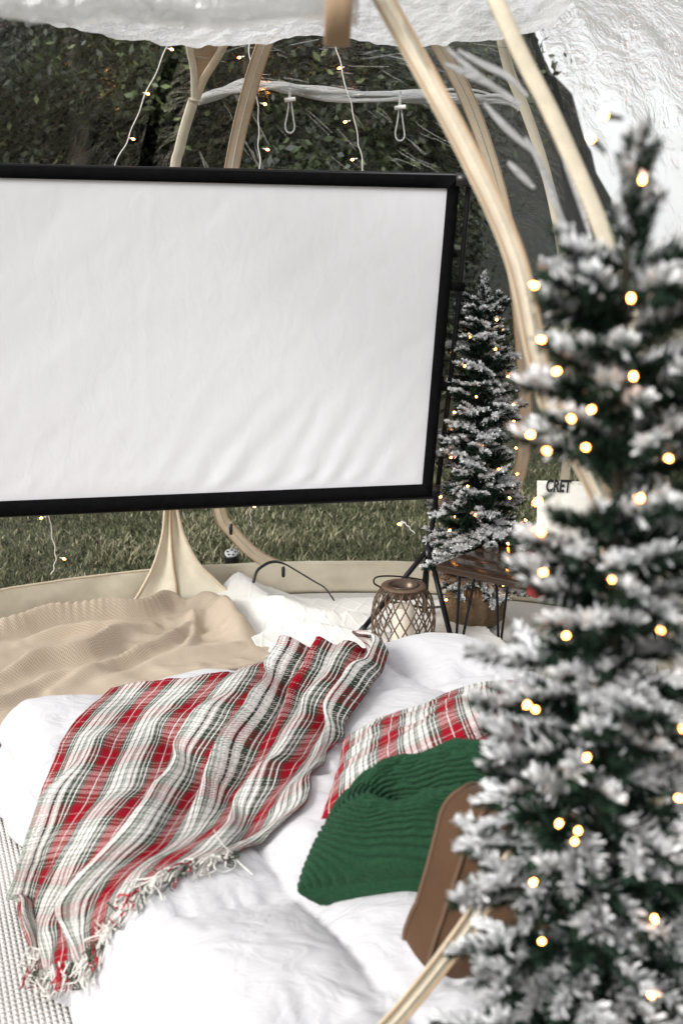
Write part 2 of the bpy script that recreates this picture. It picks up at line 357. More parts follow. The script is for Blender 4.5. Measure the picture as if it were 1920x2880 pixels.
for cr in ([(480, 230), (560, 300), (640, 370), (730, 430), (820, 490)], [(470, 300), (600, 360), (720, 420)], [(650, 480), (720, 560), (790, 630), (870, 700)], [(840, 640), (900, 740), (960, 880), (1020, 1060)], [(760, 750), (820, 810), (880, 870)], [(1000, 680), (1040, 790), (1090, 930), (1140, 1100)], [(530, 240), (640, 300), (760, 360), (850, 450)], [(920, 780), (960, 900), (1000, 1000), (1040, 1090)], [(900, 1290), (940, 1350), (975, 1400)]):
    P = spline(dhits([(960 + u * .612, v * .612) for u, v in cr], False), 24); w_ = .009 * np.sin(np.linspace(.25, np.pi - .25, 24)) + .001
    MB().ribbon(P + dome_n(P) * .004, dome_n(P), w_, .004).obj('vinyl_glint', M['pvc_roll'], tent)  # whitish ribbon stands in for light caught along a vinyl crease
# other ribs
def rib(az, z0=.1, z1=2.52, w=.036):
    Z = TH_ * np.sin(np.linspace(math.asin(z0 / TH_), math.asin(z1 / TH_), 60)); P = dome(np.full(60, az), Z)
    return MB().ribbon(P, dome_n(P), w, .014).obj('rib', M['canvas'], tent)
for a in (R(180), R(236), R(0)): rib(a)
p60 = [(1400, 60), (1430, 195), (1480, 320), (1530, 470), (1568, 640), (1590, 800), (1600, 1000), (1600, 1200), (1580, 1400), (1555, 1540)]
P = spline(dhits(p60), 60); MB().ribbon(P, dome_n(P), .04, .014).obj('rib', M['canvas'], tent)
# far left rib: forked at the top, bell-shaped gusset at the foot
P = spline(dhits([(545, 280), (520, 360), (505, 420), (492, 480), (475, 700), (468, 1000), (470, 1250), (479, 1440)]), 50)
MB().ribbon(P, dome_n(P), .042, .014).obj('rib', M['canvas'], tent)
PL = spline(dhits([(525, 60), (534, 140), (545, 200), (547, 285)]), 16); PR = spline(dhits([(660, 60), (618, 150), (575, 220), (550, 285)]), 16)
MB().ribbon(PL, dome_n(PL), .026, .012).obj('rib_fork', M['canvas'], tent); MB().ribbon(PR, dome_n(PR), .03, .012).obj('rib_fork', M['trim'], tent)
G = PL[:, None] + (PR - PL)[:, None] * np.linspace(.05, .95, 8)[None, :, None] + dome_n(PL)[:, None] * .02
link('fork_gusset', mesh('fork_gusset', G.reshape(-1, 3), gridf(16, 8), M['canvas_dark']), tent)
rows = [((466, 1405), (479, 1405), (492, 1405)), ((458, 1500), (481, 1500), (516, 1500)), ((436, 1580), (486, 1580), (556, 1580)), ((408, 1640), (492, 1640), (606, 1632)), ((372, 1700), (496, 1700), (668, 1690))]
Ys = [4.46, 4.43, 4.40, 4.37, 4.33]
rows = [[WY(u, v, y - .06 * abs(i - 1) * (k > 1) * .3) for i, (u, v) in enumerate(r)] for k, (r, y) in enumerate(zip(rows, Ys))]
S = netsurf(rows, 30, 24); S[:, :, 1] += (.02 * np.sin(np.linspace(0, np.pi * 2, 24)) ** 2)[None]
o = solidify(link('foot_gusset', mesh('foot_gusset', S.reshape(-1, 3), gridf(30, 24), M['canvas']), tent), .004)
MB().tube(S[:, 12] + [0, -.006, 0], .006, 6).obj('seam', M['canvas_dark'], o).location = (0, 0, 0)
MB().tube(S[:, 0], .007, 6).obj('edge_binding', M['trim'], o).location = (0, 0, 0); MB().tube(S[:, 23], .007, 6).obj('edge_binding', M['trim'], o).location = (0, 0, 0)
# big zipped door in the far wall
zp = [(770, 60), (738, 130), (700, 250), (652, 460), (612, 760), (596, 1100), (612, 1420), (652, 1492), (705, 1548), (765, 1585), (850, 1612), (950, 1624), (1050, 1624), (1150, 1616), (1230, 1600), (1320, 1555), (1395, 1475), (1450, 1370), (1478, 1220), (1470, 1000), (1452, 800), (1420, 600), (1370, 420), (1310, 260), (1240, 130), (1200, 60)]
P = spline(dhits(zp), 140)
for _ in range(2): P[1:-1] = (P[:-2] + 2 * P[1:-1] + P[2:]) / 4
N = dome_n(P); P = P - N * .012
o = MB().ribbon(P, -N, .062, .008).obj('door_trim', M['trim'], tent)
MB().tube(P - N * .006, .003, 5).obj('zipper_line', M['zip'], o).location = (0, 0, 0)
sd_ = np.cross(np.gradient(P, axis=0), N); sd_ /= np.linalg.norm(sd_, axis=1)[:, None]
for s in (-.028, .028): MB().tube(P + sd_ * s - N * .004, .0028, 5).obj('edge_binding', M['canvas_dark'], o).location = (0, 0, 0)
for (u, v) in ((650, 1470), (797, 1590)):
    a = WY(u, v, 4.5); mb = MB().tube([a + [0, -.01, .012], a + [0, -.012, -.005]], .004, 6)
    o2 = mb.obj('zipper_pull', M['zip'], tent)
    b = a + np.array([0, -.014, -.028]); mb = MB(); th = np.linspace(0, 2 * np.pi, 20, endpoint=False)
    ring = np.stack([.0085 * np.sign(np.cos(th)) * np.abs(np.cos(th)) ** .6, 0 * th, .027 * np.sign(np.sin(th)) * np.abs(np.sin(th)) ** .5], -1)
    mb.add(np.concatenate([b + ring + [0, -.003, 0], b + ring + [0, .003, 0]]), [gridf(2, 20, cm=True), np.arange(20)[None], np.arange(20, 40)[None, ::-1]])
    mb.obj('pull_tag', M['black_plastic'], o2, False).location = (0, 0, 0)
mb = MB()
for k in range(90):          # thin hazy ribbons standing in for reflection lines in the far vinyl
    u, v = rng.uniform(560, 1400), rng.uniform(100, 480); L_ = rng.uniform(30, 150) * (.5 + .5 * rng.random())
    an_ = (R(62) - R(40) * (u - 700) / 700 + rng.normal(0, .12)) if u > 560 else R(112) + rng.normal(0, .12)
    if u > 560 and v < 260: an_ = R(8) + rng.normal(0, .16) + R(14) * (u - 900) / 500
    P = spline(dhits([(u + math.cos(an_) * L_ * q + rng.normal(0, 2), v + math.sin(an_) * L_ * q) for q in (-.5, 0, .5)]), 10)
    mb.ribbon(P - dome_n(P) * .012, dome_n(P), rng.uniform(.0025, .007) * np.sin(np.linspace(.15, np.pi - .15, 10)), .001)
mb.obj('vinyl_glint', M['pvc_glint'], tent)['kind'] = 'stuff'
# canvas skirt, one length per bay
for a0, a1 in ((60, 114), (114, 180), (180, 238), (300, 360), (0, 60)):
    A, T_ = np.meshgrid(np.linspace(R(a0 + .3), R(a1 - .3), 50), np.linspace(0, 1, 12), indexing='ij')
    top = .150 + .15 * np.sin(np.pi * (A - R(a0)) / R(a1 - a0)) ** 1.2 * (a0 != 60) + .03 * (a0 == 60) * np.abs(2 * (A - R(a0)) / R(60) - 1) ** 3
    if a0 == 114: top = .160 + .03 * sstep(0, .6, (A - R(a0)) / R(60))
    Z = .005 + top * T_; P = dome(A, Z) - dome_n(dome(A, Z)) * (.012 * fbm(A * 14, T_ * 2, a0) + .02 * (1 - T_) + .018)[..., None]
    o = solidify(link('skirt', mesh('skirt', P.reshape(-1, 3), gridf(50, 12), M['canvas']), tent), .003)
    if a0 != 60: MB().tube(P[:, -1], .006, 6).obj('edge_binding', M['trim'], o).location = (0, 0, 0)
# drooping crinkled roof liner
ep = [(-160, 15), (0, 42), (130, 65), (260, 92), (400, 116), (520, 129), (640, 128), (760, 122), (860, 100), (940, 104), (1040, 118), (1150, 132), (1240, 130), (1290, 112), (1420, 110), (1560, 70)]
ed = spline([WY(u, v, 3.25 + .05 * math.sin(u * .011)) for u, v in ep], 160)
back = ed.copy(); back[:, 1] = 1.75; back[:, 2] = 2.22
T_ = np.linspace(0, 1, 110)[:, None, None]; S = ed[None] * (1 - T_) + back[None] * T_
S[..., 2] += .05 * np.sin(T_[..., 0] * np.pi * 1.0) * 0 + .035 * sstep(0, .25, T_[..., 0]) + .02 * fbm(S[..., 0] * 5, S[..., 1] * 5, 41) * sstep(0, .1, T_[..., 0]) + .012 * fbm(S[..., 0] * 22 + 3 * S[..., 1], S[..., 1] * 16, 42)
S[..., 1] += .03 * fbm(S[..., 0] * 9, T_[..., 0] * 3, 43) * (1 - T_[..., 0])
link('roof_liner', mesh('roof_liner', S.reshape(-1, 3), gridf(110, 160), M['pvc_roof']), tent)
# top of the near door, rolled up and tied with a brown strap
a = np.linspace(-900, 1010, 60); P = np.stack([WY(u, -22 + 26 * math.sin(u * .0022) + 8 * math.sin(u * .013), 1.5) for u in a])
rad_ = .03 * (1 + .25 * fbm(a * .01, a * 0, 44)); mb = MB(); mb.tube(P, rad_, 24)
V = np.concatenate(mb.V); an = np.arctan2(V[:, 1] - 1.5, V[:, 2] - 1.87); V = V + (.010 * fbm(an * 5, V[:, 0] * 4, 45))[:, None] * np.array([0, 1, 1]); mb.V = [V]
mb.obj('rolled_door', M['pvc_roof'], tent)
q = WY(955, 10, 1.5); mb = MB(); th = np.linspace(0, 2 * np.pi, 30)
mb.ribbon(q + np.stack([.004 * np.sin(th), .056 * np.cos(th), .052 * np.sin(th)], -1), np.stack([0 * th, np.cos(th), np.sin(th)], -1), .036, .004); mb.obj('strap', M['canvas_dark'], tent)
# rolled clear curtain inside the far door with two toggle loops
mb = MB()
for k in range(9):
    pts = [(558, 282 + rng.normal(0, 5)), (620, 262 + rng.normal(0, 7)), (700, 240 + rng.normal(0, 9)), (800, 245 + rng.normal(0, 9)), (930, 262 + rng.normal(0, 8)), (1060, 268 + rng.normal(0, 8)), (1190, 272 + rng.normal(0, 9)), (1320, 274 + rng.normal(0, 10)), (1400, 278 + rng.normal(0, 9)), (1460, 305 + rng.normal(0, 5))]
    P = spline([WY(u, v, 4.18 - .04 * abs((u - 1000) / 450) ** 2 + rng.normal(0, .012)) for u, v in pts], 60)
    mb.tube(P, .004 + .007 * rng.random() * (1 + .5 * np.sin(np.linspace(0, 20, 60))), 7)
mb.obj('rolled_curtain', M['pvc_roll'], tent)
for u, v in ((815, 240), (1124, 262)):
    P = [WY(u + dx, v + dy, 4.13) for dx, dy in ((0, -5), (-2, 30), (-6, 75), (-13, 112), (-8, 130), (4, 133), (13, 120), (9, 85), (4, 45), (2, 30), (2, -5))]
    o = MB().tube(spline(P, 40), .0035, 6).obj('toggle_loop', M['pvc_roll'], tent)
    MB().tube([WY(u - 15, v + 42, 4.12), WY(u + 16, v + 38, 4.12)], .008, 8).obj('toggle', M['white_cord'], o).location = (0, 0, 0)

# ------------------------------------------------------------------ groundsheet and rugs
t = NT('woven_rug'); co = t.mapping(t.coord(), (1, 1, 1), (0, 0, R(-24)))
sx = t.n('SeparateXYZ'); t.l(co, sx.inputs[0])
wv = t.math('MULTIPLY', t.math('ABSOLUTE', t.math('SINE', t.math('MULTIPLY', sx.outputs[0], 260))), t.math('ABSOLUTE', t.math('SINE', t.math('MULTIPLY', sx.outputs[1], 190))))
t.set(base=t.mix(wv, c4(.66, .63, .59), c4(.84, .82, .79)), rough=.95, normal=t.bump(wv, .9, .006)); M['rug'] = t.m
A, Q = np.meshgrid(np.linspace(0, 2 * np.pi, 90, endpoint=False), np.linspace(.02, 1, 40), indexing='ij')
P = np.stack([TC[0] + TX * Q * 1.62 * np.cos(A), TC[1] + Q * 1.62 * np.sin(A), .012 + .010 * fbm(Q * np.cos(A) * 5, Q * np.sin(A) * 5, 51) * (Q < .97)], -1)
o = link('woven_rug', mesh('woven_rug', P.reshape(-1, 3), gridf(90, 40, cn=True)[:, ::-1], M['rug'])); tag(o, 'off white woven rug covering the tent floor under the bedding', 'rug')
A, Q = np.meshgrid(np.linspace(0, 2 * np.pi, 90, endpoint=False), np.linspace(.02, 1, 4), indexing='ij')
P = np.stack([TC[0] + TX * Q * 1.69 * np.cos(A), TC[1] + Q * 1.69 * np.sin(A), 0 * A - .012], -1)
link('groundsheet', mesh('groundsheet', P.reshape(-1, 3), gridf(90, 4, cn=True)[:, ::-1], M['canvas']), tent)

# ------------------------------------------------------------------ duvet
def white_cloth(name, col, bscale, bstr, extra=None):
    t = NT(name); co = t.coord(); w1 = t.noise(t.mapping(co, (1, 1.7, 1), (0, 0, R(25))), bscale, 4, .5, 1.2); w2 = t.noise(co, 700, 2)
    t.set(base=c4(*col), rough=.85, sheen=.15, normal=t.bump(w2, .12, .001, t.bump(w1, bstr, .03))); return t.m
M['duvet'] = white_cloth('duvet_cotton', (.56, .548, .565), 9, .38)
BO = np.array([-1.04, 2.69]); E1 = np.array([math.cos(R(20)), math.sin(R(20))]); E2 = np.array([.5, -.866]); BW, BL, BR_, BT = 1.58, 1.72, .13, .33
na, nb = 260, 280
a, b = np.meshgrid(np.linspace(-.30, BW + .30, na), np.linspace(-.30, BL + .42, nb), indexing='ij')
ca = np.clip(a, BR_, BW - BR_); cb = np.clip(b, BR_, BL - .05); da, db = a - ca, b - cb; L = np.hypot(da, db) + 1e-9
th = np.minimum(L / BR_, R(78)); ext = np.maximum(0, L - BR_ * R(78))
rh = BR_ * np.sin(th) + ext * .16; dz = -BR_ * (1 - np.cos(th)) - ext * .98
pa, pb = ca + da / L * rh, cb + db / L * rh
qa = np.abs(np.sin(np.pi * (a + .05 + .03 * fbm(a * 2, b * 2, 61)) / .40)); qb = np.abs(np.sin(np.pi * (b + .03 * fbm(a * 2, b * 2, 62)) / .40))
puff = .055 * (np.minimum(qa, 1) ** .5 * np.minimum(qb, 1) ** .5 - .6)
seam = np.exp(-(np.minimum(qa, qb) / .35) ** 2)
wr = .020 * fbm(a * 4.5, b * 4.5, 63) + .013 * fbm(a * 5, b * 34, 64, 2) * np.exp(-(qa / .4) ** 2) + .013 * fbm(a * 34, b * 5, 65, 2) * np.exp(-(qb / .4) ** 2) + .010 * fbm(a * 7 + b * 9, b * 3 - a * 2, 60, 3)
side = sstep(.02, .2, L - BR_ * .5); fold = .035 * fbm(a * 3.2 + b * 3.2, a * 1.2 - b * 1.2, 66) * side + .015 * np.sin((a * 22 + b * 22) + 4 * fbm(a * 3, b * 3, 67)) * side
lift = puff + wr + .05 * fbm(a * 1.6, b * 1.6, 68, 2)
ox = da / L * side; oy = db / L * side
pa = pa + ox * (lift + fold); pb = pb + oy * (lift + fold)
zz = BT + dz + lift * (1 - .8 * side)
zz = np.maximum(zz, .028 + .006 * fbm(a * 8, b * 8, 69))
DV = np.stack([BO[0] + pa * E1[0] + pb * E2[0], BO[1] + pa * E1[1] + pb * E2[1], zz], -1)
duv = link('duvet', mesh('duvet', DV.reshape(-1, 3), gridf(na, nb)[:, ::-1], M['duvet'])); tag(duv, 'puffy white quilted duvet spread over the low bed under the tartan throw', 'duvet')
bvh = BVHTree.FromPolygons([tuple(p) for p in DV.reshape(-1, 3)], [tuple(f) for f in gridf(na, nb)[:, ::-1].tolist()])
def hit_bed(u, v, zf=.03):
    d = Vector(ray(u, v)).normalized(); loc, nor, _, _ = bvh.ray_cast(Vector(C0), d)
    fl = WZ(u, v, zf)
    if loc is None or loc.z < zf: return fl
    return np.array(loc)

# ------------------------------------------------------------------ tartan material
RED, WHT, GRN, BLK, PNK, BRN = (.31, .002, .012), (.82, .79, .75), (.03, .045, .03), (.012, .012, .014), (.70, .45, .45), (.13, .035, .03)
SETT = [(0, RED), (.13, WHT), (.146, RED), (.275, BRN), (.275, GRN), (.312, WHT), (.325, GRN), (.36, WHT), (.375, GRN), (.41, WHT), (.49, BLK), (.51, WHT), (.58, GRN), (.595, (.36, .38, .34)), (.65, WHT), (.72, BLK), (.74, WHT), (.80, GRN), (.855, WHT), (.875, GRN), (.92, WHT), (.935, GRN), (.965, BRN)]
WEFT = [(p, {RED: (.42, .03, .05), GRN: (.10, .12, .09), BRN: (.22, .10, .09), BLK: (.03, .03, .03)}.get(c, c)) for p, c in SETT]
def tartan(name, ru, rv, warp=.62, thread=300):
    t = NT(name); uv = t.coord('UV'); s = t.n('SeparateXYZ'); t.l(uv, s.inputs[0]); u, v = s.outputs[0], s.outputs[1]
    cu = t.ramp(t.math('FRACT', t.math('MULTIPLY', u, ru)), SETT, 'CONSTANT'); cv = t.ramp(t.math('FRACT', t.math('MULTIPLY', v, rv)), WEFT, 'CONSTANT')
    tw = t.math('FRACT', t.math('ADD', t.math('MULTIPLY', u, thread), t.math('MULTIPLY', v, thread * 1.1)))
    m = t.math('GREATER_THAN', tw, warp); m2 = t.math('ADD', t.math('MULTIPLY', m, .8), .03)
    nz = t.noise(uv, 240, 2); col = t.mix(m2, cu, cv)
    hs = t.n('HueSaturation'); t.l(col, hs.inputs['Color']); t.l(t.math('ADD', t.math('MULTIPLY', nz, .7), .65), hs.inputs['Value'])
    th = t.math('ABSOLUTE', t.math('SINE', t.math('MULTIPLY', u, thread * 3.14)))
    tv = t.math('ABSOLUTE', t.math('SINE', t.math('MULTIPLY', v, thread * 3.14)))
    t.set(base=hs.outputs[0], rough=.95, sheen=.0, spec=.05, normal=t.bump(t.math('ADD', t.math('ADD', th, tv), t.math('MULTIPLY', m, .6)), .6, .004)); return t.m
M['tartan'] = tartan('tartan_throw_wool', 6.0, 6.4, .71, 150); M['tartan_pillow'] = tartan('tartan_pillow_cotton', 3.4, 3.4, .62, 110)

# ------------------------------------------------------------------ tartan throw draped over the bed
rows = [[(300, 1945), (450, 1918), (600, 1898), (750, 1862), (890, 1836), (1000, 1830), (1098, 1822)],
        [(195, 2060), (345, 2050), (500, 2035), (670, 2010), (820, 1985), (950, 1955), (1090, 1905)],
        [(130, 2220), (255, 2220), (400, 2215), (560, 2195), (710, 2165), (845, 2120), (985, 2050)],
        [(92, 2400), (185, 2415), (300, 2420), (440, 2390), (595, 2345), (745, 2290), (905, 2165)],
        [(38, 2560), (115, 2590), (205, 2590), (315, 2525), (450, 2440), (640, 2400), (872, 2280)],
        [(92, 2735), (145, 2742), (205, 2722), (268, 2680), (362, 2545), (470, 2462), (690, 2418)]]
nl, ns = 170, 150
px = netsurf([[(u, v, 0) for u, v in r] for r in rows], nl, ns)
P = np.array([[hit_bed(px[i, j, 0], px[i, j, 1]) for j in range(ns)] for i in range(nl)])
P = smoothgrid(P, 34); N = gridnormals(P); N *= np.sign(N[..., 2:3] + .05 * 0 + 1e-6); N = smoothgrid(N, 6)
ll, ss = np.meshgrid(np.linspace(0, 1, nl), np.linspace(0, 1, ns), indexing='ij')
def ridge(c, w, amp, l0, l1): return amp * np.exp(-((ss - c) / w) ** 2) * sstep(l0 - .12, l0, ll) * (1 - sstep(l1 - .25, l1, ll))
wob = .04 * fbm(ll * 3, ss * 1.5, 71, 2)
ss0 = ss; ss = ss + wob
big = ridge(.60, .030, .075, -.1, .62) + ridge(.69, .028, .05, -.1, .4) + ridge(.78, .045, .035, -.1, .8) + ridge(.94, .04, .08, -.1, .55) + ridge(.43, .03, .03, .25, 1.0) + ridge(.10, .025, .028, .45, 1.2)
h = .014 + big + ridge(.14, .06, .022, .3, 1.2) + ridge(.30, .07, .02, .2, 1.1) + ridge(.46, .06, .022, .1, 1.0) + ridge(.07, .03, .015, .5, 1.3) + ridge(.22, .03, .018, .65, 1.3)
h = h + .008 * (fbm(ss * 7, ll * 2.0, 72) + .2) + .006 * fbm(ss * 22, ll * 8, 73)
h = np.maximum(h, .006)
T = P + N * h[..., None]; T[..., 0] += .02 * fbm(ss * 4, ll * 5, 74) - .75 * (big - .4 * smoothgrid(big, 8)); T[..., 1] -= .3 * big
T = smoothgrid(T, 1)
thr = thing('tartan_throw', 'red white and green tartan throw with fringe crumpled across the white duvet', 'blanket', T[nl // 2, ns // 2])
o = link('cloth', mesh('cloth', T.reshape(-1, 3), gridf(nl, ns), M['tartan'], uv=np.stack([ss0, ll], -1).reshape(-1, 2)), thr); solidify(o, .005, 0)
# fringe: tassels along the lower hem
fm = [simple('fringe_' + n_, c, .95, var=.2, nscale=200) for n_, c in (('white', (.72, .69, .64)), ('red', (.38, .01, .025)), ('green', (.07, .085, .06)))]
NT_ = 64
for k in range(NT_):
    j = int((k + .5) / NT_ * (ns - 1)); p = T[-1, j]; d = T[-1, j] - T[-8, j]; d = d / (np.linalg.norm(d) + 1e-9)
    mb = MB()
    for q in range(5):
        dd = d + rng.normal(0, .35, 3); dd[2] -= .3; dd /= np.linalg.norm(dd); Lq = rng.uniform(.035, .06)
        pts = [p + rng.normal(0, .003, 3), p + dd * Lq * .4 + rng.normal(0, .005, 3), p + dd * Lq * .75 + rng.normal(0, .008, 3), p + dd * Lq + rng.normal(0, .01, 3)]
        pts = np.array(pts); 
        for i in range(4):
            hp = bvh.find_nearest(Vector(pts[i]))
            if hp[0] is not None and hp[3] < .06:
                sgn = (Vector(pts[i]) - hp[0]).dot(hp[1])
                if sgn < .006: pts[i] = np.array(hp[0] + hp[1] * .008)
        pts[:, 2] = np.maximum(pts[:, 2], .028); mb.tube(spline(pts, 8), np.linspace(.0022, .0014, 8), 5)
    f = (j / ns * 6.0) % 1; mb.obj('tassel', fm[1] if f < .24 and k % 2 else fm[2] if (f < .42 or f > .82) and k % 2 else fm[0], thr)
# ------------------------------------------------------------------ beige fleece blanket
t = NT('beige_fleece'); uv = t.coord('UV'); s = t.n('SeparateXYZ'); t.l(uv, s.inputs[0])
zz_ = t.math('PINGPONG', t.math('MULTIPLY', s.outputs[0], 300), 1.0)
w = t.math('SINE', t.math('MULTIPLY', t.math('ADD', t.math('MULTIPLY', s.outputs[1], 120), zz_), 6.283)); w = t.math('MULTIPLY', t.math('ADD', w, 1), .5)
e = t.math('ABSOLUTE', t.math('SUBTRACT', t.math('MULTIPLY', t.math('PINGPONG', t.math('MULTIPLY', s.outputs[0], 300), .5), 2), .5)); fz = t.noise(uv, 350, 3)
hgt = t.math('ADD', t.math('MULTIPLY', w, t.math('SUBTRACT', 1.0, t.math('MULTIPLY', e, .6))), t.math('MULTIPLY', fz, .5))
t.set(base=t.mix(hgt, c4(.36, .275, .195), c4(.66, .55, .435)), rough=1, sheen=.0, spec=.1, normal=t.bump(hgt, .5, .006)); M['fleece'] = t.m
def floorblanket(name, rows, zf, nl, ns, fn, mat, sol=.012, it=2):
    px = netsurf([[(u, v, 0) for u, v in r] for r in rows], nl, ns)
    P = np.array([[WZ(px[i, j, 0], px[i, j, 1], zf) for j in range(ns)] for i in range(nl)])
    ll, ss = np.meshgrid(np.linspace(0, 1, nl), np.linspace(0, 1, ns), indexing='ij')
    P[..., 2] += fn(ll, ss, P); P = smoothgrid(P, it)
    return P, np.stack([ss, ll], -1).reshape(-1, 2)
rows = [[(-420, 1860), (-200, 1815), (0, 1778), (180, 1745), (330, 1718), (445, 1700), (530, 1712), (612, 1702)],
        [(-440, 1960), (-220, 1920), (0, 1870), (190, 1820), (350, 1785), (480, 1765), (580, 1760), (660, 1760)],
        [(-450, 2060), (-230, 2040), (0, 1970), (200, 1905), (370, 1865), (520, 1840), (640, 1825), (752, 1828)],
        [(-460, 2180), (-240, 2160), (0, 2090), (210, 2010), (400, 1955), (550, 1920), (690, 1890), (850, 1870)]]
def ridge_px(P, path, amp, w, z=.035):
    Q = spline([WZ(u, v, z) for u, v in path], 40)[:, :2]; D = np.full(P.shape[:2], 9.0); K = np.zeros(P.shape[:2])
    for k in range(40):
        d_ = np.hypot(P[..., 0] - Q[k, 0], (P[..., 1] - Q[k, 1]) * 1.0); m_ = d_ < D; D[m_] = d_[m_]; K[m_] = k / 39
    e_ = np.sin(np.pi * np.clip(K, .03, .97)) ** .5
    return 1.15 * amp * e_ * np.exp(-(D / (.8 * w)) ** 2)
def fB(ll, ss, P):
    r = np.zeros(P.shape[:2])
    for path, amp, w in (([(-300, 1850), (0, 1800), (150, 1768), (300, 1752), (400, 1742), (470, 1712), (520, 1710)], .085, .05), ([(60, 1822), (200, 1795), (350, 1782), (460, 1755)], .055, .035),
        ([(-200, 2010), (0, 1945), (120, 1898), (250, 1868), (330, 1810), (430, 1775)], .075, .04), ([(150, 1968), (280, 1910), (420, 1850), (500, 1805), (560, 1750)], .055, .035), ([(-100, 2050), (0, 2010), (150, 1945), (300, 1915)], .045, .035),
        ([(520, 1712), (600, 1715), (655, 1770), (700, 1820)], .07, .07), ([(540, 1735), (548, 1790), (520, 1850)], .03, .03), ([(300, 1935), (450, 1880), (600, 1850), (700, 1830)], .03, .04), ([(560, 1800), (640, 1790), (700, 1830)], .025, .03)):
        r = np.maximum(r, ridge_px(P, path, amp, w)) + .25 * np.minimum(r, ridge_px(P, path, amp, w))
    return r + .035 * fbm(P[..., 0] * 5, P[..., 1] * 7, 81, 3) + .02
P, uvb = floorblanket('beige_blanket', rows, .035, 150, 240, fB, M['fleece'])
o = solidify(link('beige_blanket', mesh('beige_blanket', P.reshape(-1, 3), gridf(150, 240), M['fleece'], uv=uvb)), .014, -1)
tag(o, 'rumpled beige chevron fleece blanket on the floor beside the tent skirt', 'blanket')
# ------------------------------------------------------------------ white knitted blanket with a raised diamond lattice
t = NT('white_knit'); uv = t.coord('UV'); kn = t.noise(t.mapping(uv, (1, .35, 1)), 420, 2)
t.set(base=t.mix(kn, c4(.74, .715, .66), c4(.84, .82, .78)), rough=.95, sheen=.2, normal=t.bump(kn, .5, .004)); M['knit'] = t.m
rows = [[(585, 1705), (650, 1668), (700, 1650), (770, 1652), (860, 1676), (960, 1680), (1060, 1680), (1200, 1685), (1330, 1700)],
        [(650, 1765), (710, 1735), (780, 1728), (860, 1732), (940, 1740), (1020, 1742), (1110, 1745), (1230, 1750), (1370, 1765)],
        [(720, 1822), (790, 1800), (870, 1795), (940, 1795), (1010, 1796), (1080, 1798), (1160, 1800), (1280, 1805), (1430, 1815)],
        [(800, 1885), (860, 1870), (930, 1865), (1000, 1862), (1070, 1862), (1140, 1864), (1220, 1866), (1350, 1870), (1500, 1880)]]
def fW(ll, ss, P):
    r = .095 * np.exp(-((ss - .16 - .12 * ll) / .12) ** 2) * (1 - sstep(.15, .75, ll)) + .05 * np.exp(-((ll - .32 - .1 * np.sin(ss * 5)) / .07) ** 2) * sstep(.1, .25, ss) * (1 - sstep(.55, .8, ss)) + .035 * np.exp(-((ll - .62) / .06) ** 2) * (1 - sstep(.6, .9, ss))
    r = r + .04 * np.maximum(fbm(ss * 4 + ll, ll * 4, 91, 2), -.25) + .004 * fbm(ss * 10, ll * 8, 92, 2)
    A_ = np.abs(np.mod(ss * 11 + ll * 5.5, 1) - .5); B_ = np.abs(np.mod(ss * 11 - ll * 5.5, 1) - .5); A_ = .5 - A_; B_ = .5 - B_
    return r * (1 - .75 * sstep(.55, .8, ss)) + .0024 * (np.exp(-(A_ / .06) ** 2) + np.exp(-(B_ / .05) ** 2))
P, uvb = floorblanket('white_blanket', rows, .05, 220, 320, fW, M['knit'], it=1)
o = solidify(link('knitted_blanket', mesh('knitted_blanket', P.reshape(-1, 3), gridf(220, 320), M['knit'], uv=uvb)), .01, -1)
tag(o, 'white knitted blanket with diamond lattice heaped behind the bed', 'blanket')

